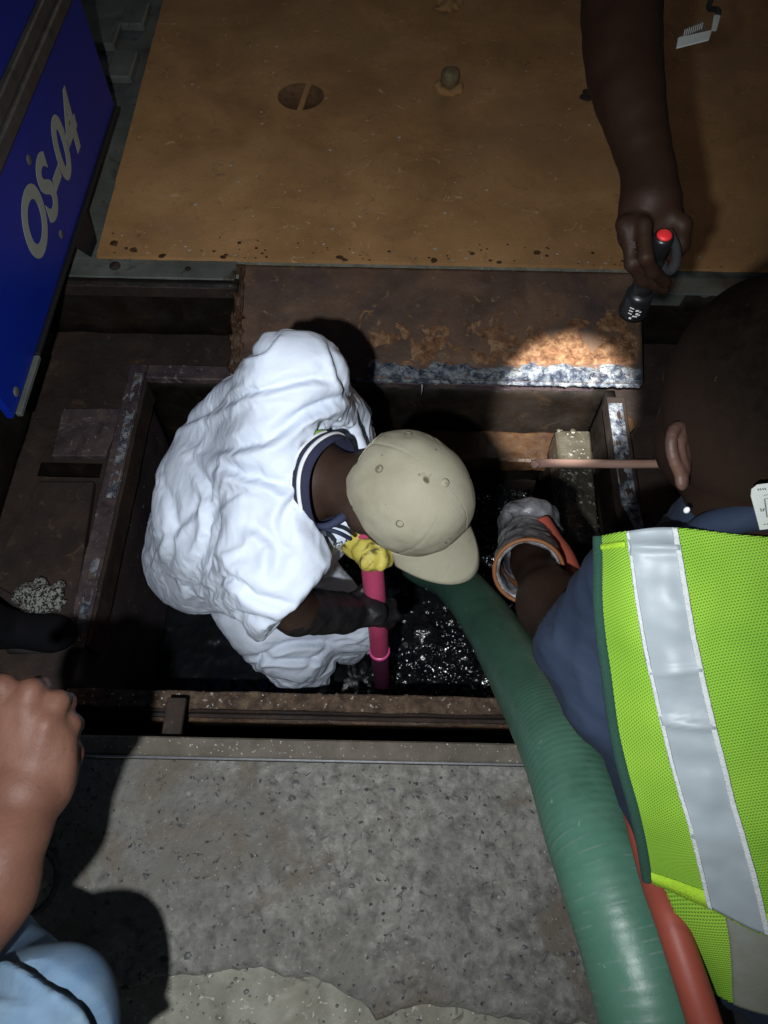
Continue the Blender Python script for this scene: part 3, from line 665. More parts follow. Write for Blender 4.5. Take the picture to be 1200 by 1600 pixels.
lathe("stub_post", p0, p0 + np.array([0, 0, 1]), [(-.005, .036), (.045, .034), (.060, .030), (.066, .018), (.066, .001)], plain("pale_rusted_stub", (.20, .15, .08), .8, var=.3, sc_=40, bump=.6), cp, 20)
V, Q = nets(lambda P: np.sqrt((np.sqrt((P[:, 0] - p0[0]) ** 2 + (P[:, 1] - p0[1]) ** 2) - .04) ** 2 + (P[:, 2] - .018) ** 2) - .016 + .008 * pn(P * 40), p0 - .08, p0 + .08, .005)
mesh("weld_bead", V, Q, M_orange, cp)
p0 = onz(700, 8, .016); V, Q = nets(lambda P: np.linalg.norm((P - p0) * [1, 1, 2.], axis=1) - .05 + .03 * pn(P * 35), p0 - .1, p0 + .1, .008); mesh("rust_lump", V, Q, M_orange, cp)
p0 = onz(918, 150, .016); V, Q = nets(lambda P: np.linalg.norm((P - p0) * [1, 1, 2.2], axis=1) - .032 + .016 * pn(P * 35), p0 - .07, p0 + .07, .006); mesh("rust_lump", V, Q, M_brown, cp)
def rego():
    return (random.uniform(-.88, 1.1), 1.81 + 1.2 * random.random() ** 2.2, .016)
o = scatter("rust_flakes", 260, rego, .0015, .007, M_chip, None, .3); tag(o, "pale chips and flakes strewn over the orange rusted plate", "flakes", kind="stuff")
o = scatter("rust_scabs", 70, lambda: (random.uniform(-.88, 1.1), 1.80 + .10 * random.random() ** 2, .0155), .004, .016, M_ledge, None, .25); tag(o, "rust scabs along the front edge of the orange plate", "flakes", kind="stuff")

# ------------------------------------------------------------------ blue cabinet OS-04
CX = -.952; CY0, CY1, CZ0, CZ1 = 1.108, 2.43, .10, 1.05
cb = base("blue_cabinet", (-1.3, 1.75, 0), "blue painted steel cabinet lettered OS-04 standing beside the pit", "cabinet")
box("side_panel", (CX - .02, CY0, CZ0), (CX, CY1, .475), M_blue, cb, .004)
box("body", (-1.62, CY0 + .03, CZ0 + .03), (CX - .021, CY1 - .03, CZ1), M_dark, cb, .004)
box("upper_panel", (CX - .02, CY0, .575), (CX - .002, CY1, CZ1 - .02), M_blue, cb, .004)
box("rail", (CX - .02, CY0 - .01, .478), (CX + .014, CY1 + .01, .522), M_trim, cb, .005)
box("rail", (CX - .02, CY0 - .01, .527), (CX + .008, CY1 + .01, .570), M_trim, cb, .004)
box("bottom_trim", (CX - .004, CY0 + .22, CZ0 - .014), (CX + .010, CY1, CZ0 - .0015), M_dark, cb, .002)
box("bottom_trim", (CX - .004, CY0 + .02, CZ0 - .016), (CX + .012, CY0 + .215, CZ0 - .0015), M_galv, cb, .002)
for (x, y, r) in ((95, 366, .013), (45, 250, .014), (25, 612, .014)):
    p0 = onx(x, y, CX); lathe("bolt_pad", p0 - np.array([.004, 0, 0]), p0 + np.array([1, 0, 0]), [(0, r), (.006, r * .95), (.008, r * .7), (.0082, .002)], M_pad, cb, 20)
f0, f1 = onx(140, 345, CX), onx(118, 400, CX); g0_, g1_ = onz(150, 378, 0), onz(141, 402, 0)
hexa("foot_bracket", [np.array([CX, f0[1], CZ0]), g0_, g1_, np.array([CX, f1[1], CZ0])], np.array([.005, 0, .002]), M_dark, cb, .001)
for (x, y) in ((-1.55, 1.2), (-1.55, 2.35), (-1.06, 2.35), (-1.13, 1.9)):
    box("foot", (x - .03, y - .03, -.012), (x + .03, y + .03, CZ0 + .031), M_dark, cb, .003)
tcu = bpy.data.curves.new("t", 'FONT'); tcu.body = "OS-04"; tcu.size = 1; tcu.shear = .28; tcu.extrude = .004; tcu.offset = .034; tcu.resolution_u = 6; tcu.space_character = 1.02
to = bpy.data.objects.new("t", tcu); sc.collection.objects.link(to); bpy.context.view_layer.update()
tm = bpy.data.meshes.new_from_object(to.evaluated_get(bpy.context.evaluated_depsgraph_get())); bpy.data.objects.remove(to)
TV = np.empty(len(tm.vertices) * 3); tm.vertices.foreach_get("co", TV); TV = TV.reshape(-1, 3); TF = [list(p.vertices) for p in tm.polygons]
mn, mx = TV.min(0), TV.max(0)
y0, y1, z0, z1 = 1.535, 2.10, .205, .368
# split into the single characters by connected pieces sorted along the writing
par = list(range(len(TV)))
def find(a):
    while par[a] != a: par[a] = par[par[a]]; a = par[a]
    return a
for f in TF:
    for a in f[1:]: par[find(a)] = find(f[0])
comps = {}
for f in TF: comps.setdefault(find(f[0]), []).append(f)
lett = base("lettering", (0, 0, 0), None, None); bpy.data.objects.remove(lett)
for f in comps.values():
    ids = sorted(set(sum(f, []))); mp = {a: i for i, a in enumerate(ids)}; P = TV[ids]
    W = np.stack([CX + .0012 + (P[:, 2] - mn[2]) * .12, y0 + (P[:, 0] - mn[0]) / (mx[0] - mn[0]) * (y1 - y0), z0 + (P[:, 1] - mn[1]) / (mx[1] - mn[1]) * (z1 - z0)], 1)
    mesh("letter", W, [[mp[a] for a in q] for q in f], M_letter, cb, False)

# round cleanout cover on the pavement
cl = base("round_cover", onz(40, 1385, 0), "round cleanout cover set in the concrete beside the bare forearm", "cover")
c0 = onz(38, 1378, .003)
lathe("lid", c0 - np.array([0, 0, .01]), c0 + np.array([0, 0, 1]), [(0, .058), (.009, .058), (.0105, .056), (.011, .05), (.0105, .002)], M_conc, cl, 40)
V, Fs, _ = tube([c0 + np.array([.064 * math.cos(a), .064 * math.sin(a), -.001]) for a in np.linspace(0, 6.2832, 60)], .0045, 8, False); mesh("rim", V, Fs, M_trim, cl)

#@PEOPLE
# ================================================================== HOSES AND PIPES
hp = [at(600, 845, 2.75), at(655, 880, 2.45), at(705, 905, 2.2), at(758, 965, 1.86), at(816, 1060, 1.46), at(880, 1180, 1.16), at(935, 1330, .99), at(990, 1490, .91), at(1035, 1660, .87), at(1080, 1900, .86)]
path = spline(hp, 420)
sd = np.concatenate([[0], np.cumsum(np.linalg.norm(np.diff(path, axis=0), axis=1))])
ss = np.arange(0, sd[-1], .0032); path = np.stack([np.interp(ss, sd, path[:, k]) for k in range(3)], 1)
def rib(L, a):
    ph = (L + .0016 * a / 6.2832 * 8) / .0128; f = ph - math.floor(ph)
    return .0007 * (1 - abs(2 * f - 1)) ** 3 + .0016 * mnoise.noise(Vector((L * 9, math.cos(a) * 1.2, math.sin(a) * 1.2)))
V, Fs, uv = tube(path, .064, 56, True, rib)
def hose_lines(M):
    nt = M.node_tree; N = nt.nodes; L = nt.links; b = N["Principled BSDF"]; old = b.inputs["Base Color"].links[0].from_socket
    uvn = N.new("ShaderNodeUVMap"); sp3 = N.new("ShaderNodeSeparateXYZ"); L.new(uvn.outputs[0], sp3.inputs[0])
    def mth(op, a, c):
        n = N.new("ShaderNodeMath"); n.operation = op
        for k, x in enumerate((a, c)):
            if isinstance(x, (int, float)): n.inputs[k].default_value = x
            else: L.new(x, n.inputs[k])
        return n.outputs[0]
    fr_ = mth('FRACT', mth('DIVIDE', sp3.outputs[1], .0128), 0.)
    ln = mth('LESS_THAN', mth('ABSOLUTE', mth('SUBTRACT', fr_, .5), 0.), .085)
    tc = N.new("ShaderNodeTexCoord"); tn = N.new("ShaderNodeTexNoise"); tn.inputs["Scale"].default_value = 34; tn.inputs["Detail"].default_value = 6; L.new(tc.outputs["Object"], tn.inputs["Vector"])
    mk = N.new("ShaderNodeMapRange"); mk.inputs[1].default_value = .50; mk.inputs[2].default_value = .66; L.new(tn.outputs["Fac"], mk.inputs[0])
    x = N.new("ShaderNodeMix"); x.data_type = 'RGBA'; L.new(mth('MULTIPLY', ln, mk.outputs[0]), x.inputs[0]); L.new(old, x.inputs[6]); x.inputs[7].default_value = (.10, .17, .14, 1); L.new(x.outputs[2], b.inputs["Base Color"])
hose_lines(M_hose)
gh = mesh("suction_hose", V, Fs, M_hose, uv=uv); tag(gh, "thick green ribbed suction hose rising out of the pit", "hose")
rp_ = spline([at(846, 815, 1.24), at(862, 842, 1.22), at(888, 885, 1.17), at(925, 1010, 1.06), at(975, 1190, .98), at(1020, 1360, .885), at(1052, 1450, .835), at(1098, 1590, .80), at(1150, 1760, .78)], 120)
V, Fs, uv = tube(rp_, np.interp(np.linspace(0, 1, 120), [0, .25, 1], [.0155, .0165, .0195]), 24)
tag(mesh("red_hose", V, Fs, M_red), "salmon red rubber hose held by the grey glove", "hose")
pp = [at(578, 835, 1.44), at(583, 900, 1.55), at(590, 975, 1.74), at(593, 1018, 1.90)]
pk = base("pink_pipe", pp[-1], "bright pink plastic pipe gripped by the worker in the pit", "pipe")
V, Fs, uv = tube(spline(pp, 40), .0235, 28); mesh("tube", V, Fs, M_pink, pk)
ax = nrm(pp[3] - pp[2])
V, Fs, uv = tube([pp[3] - ax * .012, pp[3] - ax * .010, pp[3] + ax * .004, pp[3] + ax * .006], [.0242, .0268, .0268, .0242], 28); mesh("end_collar", V, Fs, plain("bright_pink_ring", (.75, .09, .30), .3, spec=.6), pk)
V, Fs, uv = tube([pp[3] + ax * .006, pp[3] + ax * .55], [.022, .022], 20); mesh("lower_tube", V, Fs, plain("dark_maroon_tube", (.035, .008, .02), .4), pk)
sk = base("wooden_stick", onz(930, 725, -.15), "short pale wooden stick lying across the crusted bar", "stick")
sa, sb_ = onz(838, 724, -.148), onz(1036, 725, -.148)
V, Fs, uv = tube([sa + (sb_ - sa) * t + np.array([0, 0, .0015 * math.sin(7 * t)]) for t in np.linspace(0, 1, 20)], .0125, 12); mesh("shaft", V, Fs, M_wood, sk)
dn = nrm(sb_ - sa)
V, Q = nets(lambda P: np.linalg.norm((P - sb_) * 1.0, axis=1) - .0145 + .006 * pn(P * 70), sb_ - .03, sb_ + .03, .003); mesh("frayed_end", V, Q, M_woodend, sk)
V, Q = nets(lambda P: np.linalg.norm((P - sa) * 1.0, axis=1) - .0155 + .007 * pn(P * 70), sa - .03, sa + .03, .003); mesh("frayed_end", V, Q, M_wood, sk)

# rubbish on the water
for (x, y, r, lab) in ((607, 928, .034, "crumpled clear plastic scrap floating by the pink pipe"), (600, 905, .016, "tiny grey plastic scrap floating beside the crumpled one")):
    c0 = onz(x, y, -.845)
    V, Q = nets(lambda P: np.linalg.norm((P - c0) * [1, .8, 1.5], axis=1) - r + r * .9 * pn((P - c0) * .9 / r), c0 - 2 * r, c0 + 2 * r, r / 9)
    tag(mesh("plastic_scrap", V, Q, M_plast), lab, "plastic scrap")
c0 = onz(665, 985, -.85)
V, Q = nets(lambda P: np.linalg.norm((P - c0) * [1, 1, 1.6], axis=1) - .05 + .02 * pn(P * 22), c0 - .1, c0 + .1, .006)
tag(mesh("sludge_lump", V, Q, M_sludge), "rounded black lump half sunk in the sludge", "lump")

# speckled rag and shoe at the left
rg_ = base("speckled_rag", onz(62, 932, -.19), "black and white speckled rag bunched on the steel beside the shoe", "rag")
c0 = onz(62, 932, -.17)
def ragf(P):
    q = P - c0; return np.linalg.norm(q * [.85, 1.1, 2.0], axis=1) - .055 + .022 * pn(q * 26) + .010 * pn(q * 60)
V, Q = nets(ragf, c0 - .12, c0 + .12, .005); mesh("cloth", V, Q, M_rag, rg_)

# ================================================================== HAND HELPER
def finger(pts, r0, r1):
    n = len(pts); return chain(pts, list(np.linspace(r0, r1, n)))

# ================================================================== WORKER IN THE PIT
wk = base("person", onz(400, 900, -.95), "worker in white coverall and khaki cap bent over inside the flooded pit", "person")
lsh, rsh = at(452, 604, 1.34), at(432, 898, 1.34)
pel = at(335, 850, 1.86); mid = at(385, 800, 1.60); che = at(455, 748, 1.43)
lel = at(528, 668, 1.66); lwr = at(556, 846, 1.47); rel = at(462, 955, 1.47); rwr = at(540, 958, 1.57)
lkn, rkn = at(540, 975, 2.12), at(452, 1012, 2.06)
lft, rft = np.array([lkn[0] + .02, lkn[1] + .05, -.93]), np.array([rkn[0] + .02, rkn[1] + .03, -.93])
neck0, neck1 = at(478, 742, 1.36), at(560, 765, 1.31)
hd = at(634, 772, 1.26)
nup = nrm(-FW * .86 + RT * .46 + UP * .12)                     # crown direction of the head
hf = RT * 1.0 - UP * .80; hf = nrm(hf - nup * (hf @ nup)); hs = np.cross(nup, hf)
# body: head, neck, chest and arms in one surface
body = union([ell(hd - nup * .035, (hf, hs, nup), (.098, .076, .118)), ell(hd - nup * .105 + hf * .045, (hf, hs, nup), (.052, .052, .058)),
              cone(neck0, neck1, .064, .056), cone(che, neck0, .10, .07), cone(lsh, rsh, .06, .06), cone(mid, che, .13, .12), cone(pel, mid, .13, .13),
              cone(lsh, lel, .05, .043), cone(lel, lwr, .043, .032), cone(rsh, rel, .05, .043), cone(rel, rwr, .041, .031)], .03)
fe = hd - nup * .075 + hf * .092
feat = [cone(fe + nup * .02, fe - nup * .018 + hf * .02, .009, .013), cone(fe + nup * .028 + hs * .042 - hf * .012, fe + nup * .028 - hs * .042 - hf * .012, .010, .010),
        cone(fe - nup * .052 + hs * .018 - hf * .008, fe - nup * .052 - hs * .018 - hf * .008, .009, .009)]
body = union([body] + feat, .012)
for s_ in (-1, 1):
    e0 = hd - nup * .06 + hs * s_ * .078 - hf * .012
    body = union([body, ell(e0, (hf * .9 + hs * s_ * .3, hs * s_, nup), (.020, .009, .032))], .006)
lo, hi = bounds([hd, che, pel, lsh, rsh, lel, rel, lwr, rwr, fe], .17)
sdf("body", body, lo, hi, .007, M_skin, wk)
# coverall
neckax = nrm(neck1 - neck0)
open_c = at(512, 752, 1.335)
cov = union([cone(pel, mid, .165, .175), cone(mid, che, .175, .150), cone(lsh, rsh, .080, .090), ell(at(345, 815, 1.60), (RT, UP, FW), (.125, .15, .12)),
             cone(lsh, at(390, 690, 1.62), .082, .13), cone(rsh, at(350, 860, 1.70), .088, .13),
             cone(lsh, lel, .080, .074), cone(at(425, 575, 1.36), at(418, 545, 1.35), .05, .030), cone(lel, lwr, .078, .058), cone(rsh, rel, .090, .074), cone(rel, rwr, .072, .062),
             ell(at(512, 862, 1.44), (RT, UP, FW), (.052, .055, .06)),
             cone(pel, rkn, .10, .100), cone(pel + np.array([.02, .1, -.02]), lkn, .13, .082), cone(rkn, rft + np.array([0, 0, .22]), .095, .08), cone(lkn, lft + np.array([0, 0, .22]), .075, .07)], .045)
# cuts: neck opening, right cuff, left cuff (torn, uneven edges)
def neckcut(P):
    q = P - open_c; u = q @ RT; v = q @ UP; wv = q @ FW
    rag = .012 * pn(P * 38) + .006 * pn(P * 95)
    e = np.sqrt(((u - .035) / .080) ** 2 + ((v + .002) / .108) ** 2) - 1
    return np.maximum(e * .075 + rag, wv - .10)
def rcuff(P):
    q = P - at(458, 950, 1.47); d1 = -(q @ nrm(RT * .78 - UP * .62)) + .006 * pn(P * 40)
    return np.maximum(d1, np.maximum((P - CAM) @ FW - 1.78, np.linalg.norm(P - at(490, 965, 1.42), axis=1) - .27))
def lcuff(P):
    q = P - at(556, 872, 1.46); return np.maximum(-(q @ nrm(RT * .75 - UP * .6)) + .004 * pn(P * 60), np.linalg.norm(q, axis=1) - .10)
inner = union([cone(che, neck1, .078, .088)], .01); sleeve_in = cone(rel - (rwr - rel) * .1, rwr, .056, .056)
cov = cut(cut(cut(cov, neckcut), rcuff), lcuff); cov = cut(cut(cov, inner), sleeve_in)
folds = [  # creases seen in the cloth: pixel polyline, depth, width, depth of crease
    ([(300, 668), (370, 628), (450, 602), (520, 596)], 1.33, .010, .008), ([(330, 712), (420, 690), (470, 650), (545, 618)], 1.30, .012, .013),
    ([(345, 560), (400, 548), (430, 520)], 1.32, .008, .006), ([(268, 690), (330, 640), (370, 600)], 1.5, .008, .007),
    ([(350, 730), (400, 748), (460, 772)], 1.38, .014, .010), ([(310, 735), (330, 800), (312, 880)], 1.5, .010, .007),
    ([(390, 820), (430, 850), (425, 905)], 1.36, .014, .008), ([(470, 770), (440, 812), (452, 860)], 1.33, .010, .007),
    ([(262, 760), (275, 830), (262, 890)], 1.62, .010, .007), ([(280, 905), (350, 965), (440, 978)], 1.5, .010, .008),
    ([(500, 540), (520, 590), (552, 640)], 1.33, .009, .007), ([(350, 900), (400, 935), (450, 940)], 1.40, .012, .007),
    ([(505, 830), (520, 868), (510, 905)], 1.40, .007, .006), ([(395, 1040), (450, 1010), (520, 1004)], 2.0, .010, .012), ([(380, 1020), (460, 1035), (515, 1030)], 2.0, .008, .010), ([(480, 1050), (500, 1025), (510, 1008)], 2.0, .007, .008),
    ([(240, 850), (300, 800), (340, 730)], 1.55, .012, .006)]
def covdisp(V, N):
    d = np.zeros(len(V)); pv = V - CAM; dep = pv @ FW; x = 600 + FPX * (pv @ RT) / dep; y = 800 - FPX * (pv @ UP) / dep
    facing = np.clip(-(N @ FW) * 2, 0, 1)
    wob = 6 * pn(V * 14)
    for pts, dd, wd, am in folds:
        P = spline([at(a, b, 1.0) for a, b in pts], 24); pp_ = P - CAM; fx = 600 + FPX * (pp_ @ RT) / (pp_ @ FW); fy = 800 - FPX * (pp_ @ UP) / (pp_ @ FW)
        D2 = np.full(len(V), 1e9); sg = np.zeros(len(V)); tt = np.zeros(len(V))
        for k in range(23):
            ax_, ay_ = fx[k], fy[k]; bx, by = fx[k + 1] - ax_, fy[k + 1] - ay_; l2 = bx * bx + by * by
            t = np.clip(((x - ax_) * bx + (y - ay_) * by) / l2, 0, 1); ddx = x - ax_ - t * bx; ddy = y - ay_ - t * by; r2 = ddx * ddx + ddy * ddy
            mk = r2 < D2; D2[mk] = r2[mk]; sg[mk] = np.sign(bx * ddy - by * ddx)[mk]; tt[mk] = (k + t[mk]) / 23
        s = np.sqrt(D2) * sg * dd / FPX + wob * .0006
        ends = np.clip(np.minimum(tt, 1 - tt) * 5 + .15, 0, 1) * (np.abs(dep - dd) < .35)
        d += facing * am * ends * (-np.exp(-(s / wd) ** 2) * 1.0 + .9 * np.exp(-((s - 1.5 * wd) / (1.1 * wd)) ** 2) + .25 * np.exp(-((s + 2.4 * wd) / (1.8 * wd)) ** 2))
    A = np.array([nrm(RT + UP * .6), nrm(-RT * .6 + UP), FW]); q = V @ A.T
    wp = q + .03 * np.stack([pn(V * 7 + 3), pn(V * 7 + 9), pn(V * 7 + 21)], 1)
    r1 = 1 - np.abs(pn(wp * [3.5, 13, 6])) * 3.2; r2 = 1 - np.abs(pn(wp * [9, 34, 16] + 7)) * 3.2
    d += .010 * pn(q * 5) + .0045 * np.clip(r1, 0, 1) ** 3 * np.clip(pn(V * 5 + 4) + .35, 0, 1) + .0016 * np.clip(r2, 0, 1) ** 3 * np.clip(pn(V * 8 + 14) + .4, 0, 1)
    return d
lo, hi = bounds([pel, lsh, rsh, lkn, rkn, lwr, rwr, rft], .19); lo[2] = -.62
crumple(sdf("coverall", cov, lo, hi, .0084, M_cover, wk, covdisp), 11, .075, .06)
# boots
for nm, kn, ft in (("boot", rkn, rft), ("boot", lkn, lft)):
    f = union([cone(kn + (ft - kn) * .45, ft, .06, .05), cone(ft, ft + np.array([.13, -.01, -.02]), .05, .045)], .03)
    lo, hi = bounds([kn, ft, ft + np.array([.13, 0, 0])], .07); sdf(nm, f, lo, hi, .012, M_boot, wk)
# layered collars round the neck
def ring(name, c, axv, ra, rb, th, wd, m_, wav=0., a0=0, a1=6.2832, tilt=0, n=60):
    axv = nrm(axv); e1 = nrm(UP - axv * (UP @ axv)); e2 = np.cross(axv, e1); rows = []
    for a in np.linspace(a0, a1, n):
        rr = e1 * math.cos(a) * ra + e2 * math.sin(a) * rb; k = wav * math.sin(3 * a + 1)
        rows.append([c + rr * 1.0 + axv * (k - wd / 2 + tilt * math.cos(a)), c + rr * (1 + th) + axv * (k + tilt * math.cos(a)), c + rr + axv * (k + wd / 2 + tilt * math.cos(a))])
    return sheet(name, np.array([spline(r, 5) for r in rows]), m_, wk, .003)
c1 = at(505, 750, 1.31)
cax = neckax
ring("collar", c1, cax, .079, .075, .06, .046, M_collar, .004)
ring("collar_stripe", c1 + cax * .006, cax, .0855, .081, .012, .0055, M_white, .005, -1.2, 4.6)
ring("collar_stripe", c1 - cax * .010, cax, .0855, .081, .012, .003, M_white, .005, .2, 3.2)
ring("neon_collar", c1 - cax * .024, cax, .080, .072, .04, .020, M_neon, .003, -.5, .9)
# face mask hanging under the ear
mk_ = [at(478, 816, 1.31), at(508, 822, 1.285), at(535, 808, 1.285), at(552, 786, 1.30)]
V, Fs, uv = tube(spline(mk_, 24), np.interp(np.linspace(0, 1, 24), [0, .3, .7, 1], [.002, .006, .009, .003]), 10); mesh("mask_strap", V, Fs, M_mask, wk)
mk2 = [at(500, 824, 1.31), at(528, 832, 1.30), at(548, 842, 1.33)]
V, Fs, uv = tube(spline(mk2, 20), [.004] * 20, 8); mesh("mask_strap", V, Fs, M_mask, wk)
# cap
cap = []
cbase = hd + nup * .004
def capf(P):
    q = P - cbase; a = q @ hf; b = q @ hs; c = q @ nup; rr = np.sqrt((a / .112) ** 2 + (b / .094) ** 2 + (np.maximum(c, 0) / .112) ** 2)
    return rr
nph, nth = 193, 56; G = np.zeros((nth, nph, 3))
for i in range(nth):
    th = (i / (nth - 1)) * 1.72
    for j in range(nph):
        ph = 2 * math.pi * j / (nph - 1)
        st_ = math.sin(min(th, math.pi / 2)) ** .86; ct = math.cos(th) if th < math.pi / 2 else -(th - math.pi / 2) * .9
        seam = abs(((ph / (math.pi / 3)) + .5) % 1 - .5)
        r = 1 - .020 * math.exp(-(seam / .022) ** 2) * math.sin(min(th, 1.57)) + .034 * float(pn(np.array([math.cos(ph) * st_ * 2.2 + 3, math.sin(ph) * st_ * 2.2, ct * 2.2]))) + .012 * float(pn(np.array([math.cos(ph) * st_ * 5, math.sin(ph) * st_ * 5, ct * 5])))
        arch = max(0, 1 - ((((ph - math.pi + math.pi) % (2 * math.pi)) - math.pi) / .62) ** 2)   # half-moon opening at the back
        cc_ = ct * .118
        if arch > 0 and th > .8: cc_ = max(cc_, -.03 + .062 * arch ** .7) if cc_ < -.03 + .062 * arch ** .7 else cc_
        G[i, j] = cbase + hf * (math.cos(ph) * st_ * .112 * r) + hs * (math.sin(ph) * st_ * .095 * r) + nup * (cc_ + .0)
cp_o = sheet("cap", G, M_cap, wk, .002, flip=False)
V = [];
br = []
for i in range(9):
    t = i / 8; row = []
    for j in range(41):
        a = -1.12 + 2.24 * j / 40
        ex = .092 * math.cos(a * 1.18) ** .75 if abs(a * 1.18) < 1.57 else 0
        x = math.cos(a) * .110 + ex * t; y = math.sin(a) * .095 * (1 + .02 * t)
        row.append(cbase + hf * x + hs * y + nup * (-.016 - .010 * t - .9 * (y ** 2) * (1 + 2.2 * t)))
    br.append(row)
sheet("brim", np.array(br), M_cap, cp_o, .003)
for k in range(6):                                              # doubled stitch lines along the panel seams
    for off in (-.035, .035):
        pts_ = []
        for i in range(2, 40):
            th = i / 39 * 1.5; ph = k * math.pi / 3 + math.pi / 6 * 0 + off / max(.25, math.sin(th)); i_ = th / 1.72 * (nth - 1); j_ = (ph % (2 * math.pi)) / (2 * math.pi) * (nph - 1)
            pts_.append(G[int(round(i_)), int(round(j_)) % (nph - 1)] + nrm(G[int(round(i_)), int(round(j_)) % (nph - 1)] - cbase) * .0006)
        V, Fs, uv = tube(pts_, .0006, 5, False); mesh("seam_stitch", V, Fs, M_eyelet, cp_o)
for t in (.25, .45, .65, .85):
    rowp = [spline(np.array([br[i][j] for i in range(9)]), 21)[int(t * 20)] + nup * .0008 for j in range(2, 39)]
    V, Fs, uv = tube(rowp, .0006, 5, False); mesh("brim_stitch", V, Fs, M_eyelet, cp_o)
for k in (-1, 0, 1, 2, 3, 4):                                      # stitched eyelets, one in each panel
    a = (k + .5) * math.pi / 3; th = .95; u = math.sin(th) ** .86; pc = cbase + hf * math.cos(a) * u * .113 + hs * math.sin(a) * u * .096 + nup * (math.cos(th) * .118)
    n_ = nrm((pc - cbase)); e1 = nrm(np.cross(n_, hf)); e2 = np.cross(n_, e1)
    V, Fs, uv = tube([pc + n_ * .001 + (e1 * math.cos(t) + e2 * math.sin(t)) * .0058 for t in np.linspace(0, 6.2832, 24)], .0012, 6, False); mesh("eyelet", V, Fs, M_eyelet, cp_o)
pc = cbase + nup * .1185; V, Q = nets(lambda P: np.linalg.norm((P - pc), axis=1) - .0075, pc - .012, pc + .012, .0015); mesh("button", V, Q, M_cap, cp_o)
tb_ = at(541, 762, 1.285); hexa("back_strap", [tb_ + RT * a * .009 + UP * b * .019 for a, b in ((-1, -1), (1, -1), (1, 1), (-1, 1))], FW * .003, M_capin, cp_o, .001)
hh_ = union([ell(hd - nup * .026 - hf * .006, (hf, hs, nup), (.102, .081, .105))], .01)
V, Q = nets(cut(hh_, lambda P: -((P - hd) @ nrm(-hf * .8 + nup)) - .045), hd - .16, hd + .16, .006); mesh("hair", V, Q, M_hair, wk)
# black gloved right hand gripping the pipe
g0 = rwr + (rwr - rel) * .15; pa = pp[2]; pr = .0235
gl = [cone(rel, rwr, .050, .040), cone(rwr, g0, .040, .036)]
k_ = at(575, 950, 1.60)
gl.append(ell((g0 + k_) / 2, (nrm(k_ - g0), UP, FW), (.05, .036, .026)))
for i_, (y0_, r_) in enumerate(((938, .011), (949, .0115), (960, .0115), (971, .010))):
    a = at(572, y0_, 1.60); b = at(594, y0_ + 2, 1.635); c = at(611, y0_ + 4, 1.67); e = at(606, y0_ + 6, 1.725)
    if i_ == 2: c = at(618, y0_ + 3, 1.66); e = at(624, y0_ + 4, 1.70)
    gl += finger([a, b, c, e], r_, r_ * .85)
gl += finger([at(552, 935, 1.60), at(570, 920, 1.60), at(588, 926, 1.61)], .013, .010)
lo, hi = bounds([rel, rwr, k_, at(624, 990, 1.7), at(570, 910, 1.6)], .07)
sdf("glove", union(gl, .008), lo, hi, .0042, M_blackglove, wk, lambda V, N: .003 * pn(V * 30) + .002 * np.clip(1 - 3 * np.abs(pn(V * [22, 40, 40])), 0, 1))
# yellow gloved left hand at the top of the pipe
yl = [cone(lwr, at(570, 860, 1.455), .032, .030), ell(at(577, 866, 1.44), (RT, UP, FW), (.028, .027, .030))]
for i_, (x0_, y0_) in enumerate(((568, 848), (576, 860), (578, 872), (574, 882))):
    yl += finger([at(x0_, y0_, 1.425), at(x0_ + 20, y0_ + 2, 1.41), at(x0_ + 32, y0_ - 3, 1.44), at(x0_ + 24, y0_ - 3, 1.49)], .0095, .008)
yl += finger([at(560, 862, 1.43), at(570, 880, 1.42), at(582, 887, 1.44)], .011, .009)
lo, hi = bounds([lwr, at(620, 890, 1.4), at(600, 840, 1.5)], .06)
sdf("glove", union(yl, .007), lo, hi, .004, M_yellow, wk, lambda V, N: .003 * pn(V * 45))

# ================================================================== MAN IN THE LIME VEST
vm = base("person", (.62, -.05, 0), "man in lime mesh safety vest and navy shirt leaning over the pit", "person")
nk = at(1185, 800, .80); s1 = at(1175, 900, .87); s2 = at(1235, 1160, .88); s3 = at(1310, 1480, .90); s4 = at(1350, 1600, .92)
hc = at(1182, 622, .745)
h_up = nrm(-FW * .55 + UP * .80 + RT * .05); h_f = nrm(FW * .7 + UP * .55 - RT * .25); h_f = nrm(h_f - h_up * (h_f @ h_up)); h_s = np.cross(h_up, h_f)
shl, shr = at(1000, 912, .865), at(1400, 930, .865)
el1 = at(898, 1010, .925); wr1 = at(834, 880, 1.18); hn1 = at(822, 835, 1.28)
el2 = at(1560, 1000, 1.05); wr2 = at(1480, 800, 1.25)
hipl, hipr = at(1270, 1620, .95), at(1450, 1640, .95)
ftl, ftr = np.array([.52, -.16, .04]), np.array([.82, -.18, .04])
knl, knr = np.array([.60, .02, .48]), np.array([.86, .0, .48])
hdp = [ell(hc, (h_f, h_s, h_up), (.100, .079, .118)), ell(hc - h_up * .075 + h_f * .045, (h_f, h_s, h_up), (.058, .055, .06)), cone(nk, hc - h_f * .030 - h_up * .03, .060, .046),
       cone(nk, s1, .065, .09), cone(s1, s2, .10, .11), cone(s2, s3, .11, .12), cone(shl, shr, .05, .05),
       cone(shl, el1, .046, .042), cone(el1, at(862, 945, 1.03), .043, .043), cone(at(862, 945, 1.03), wr1, .043, .031), cone(wr1, hn1, .03, .034),
       cone(shr, el2, .046, .042), cone(el2, wr2, .042, .03), cone(wr2, wr2 + nrm(wr2 - el2) * .10, .035, .03),
       cone(hipl, knl, .075, .055), cone(knl, ftl, .05, .035), cone(hipr, knr, .075, .055), cone(knr, ftr, .05, .035), cone(hipl, hipr, .1, .1), cone(s3, (hipl + hipr) / 2, .12, .11)]
vb = union(hdp, .03)
ff = hc + h_f * .094 - h_up * .02
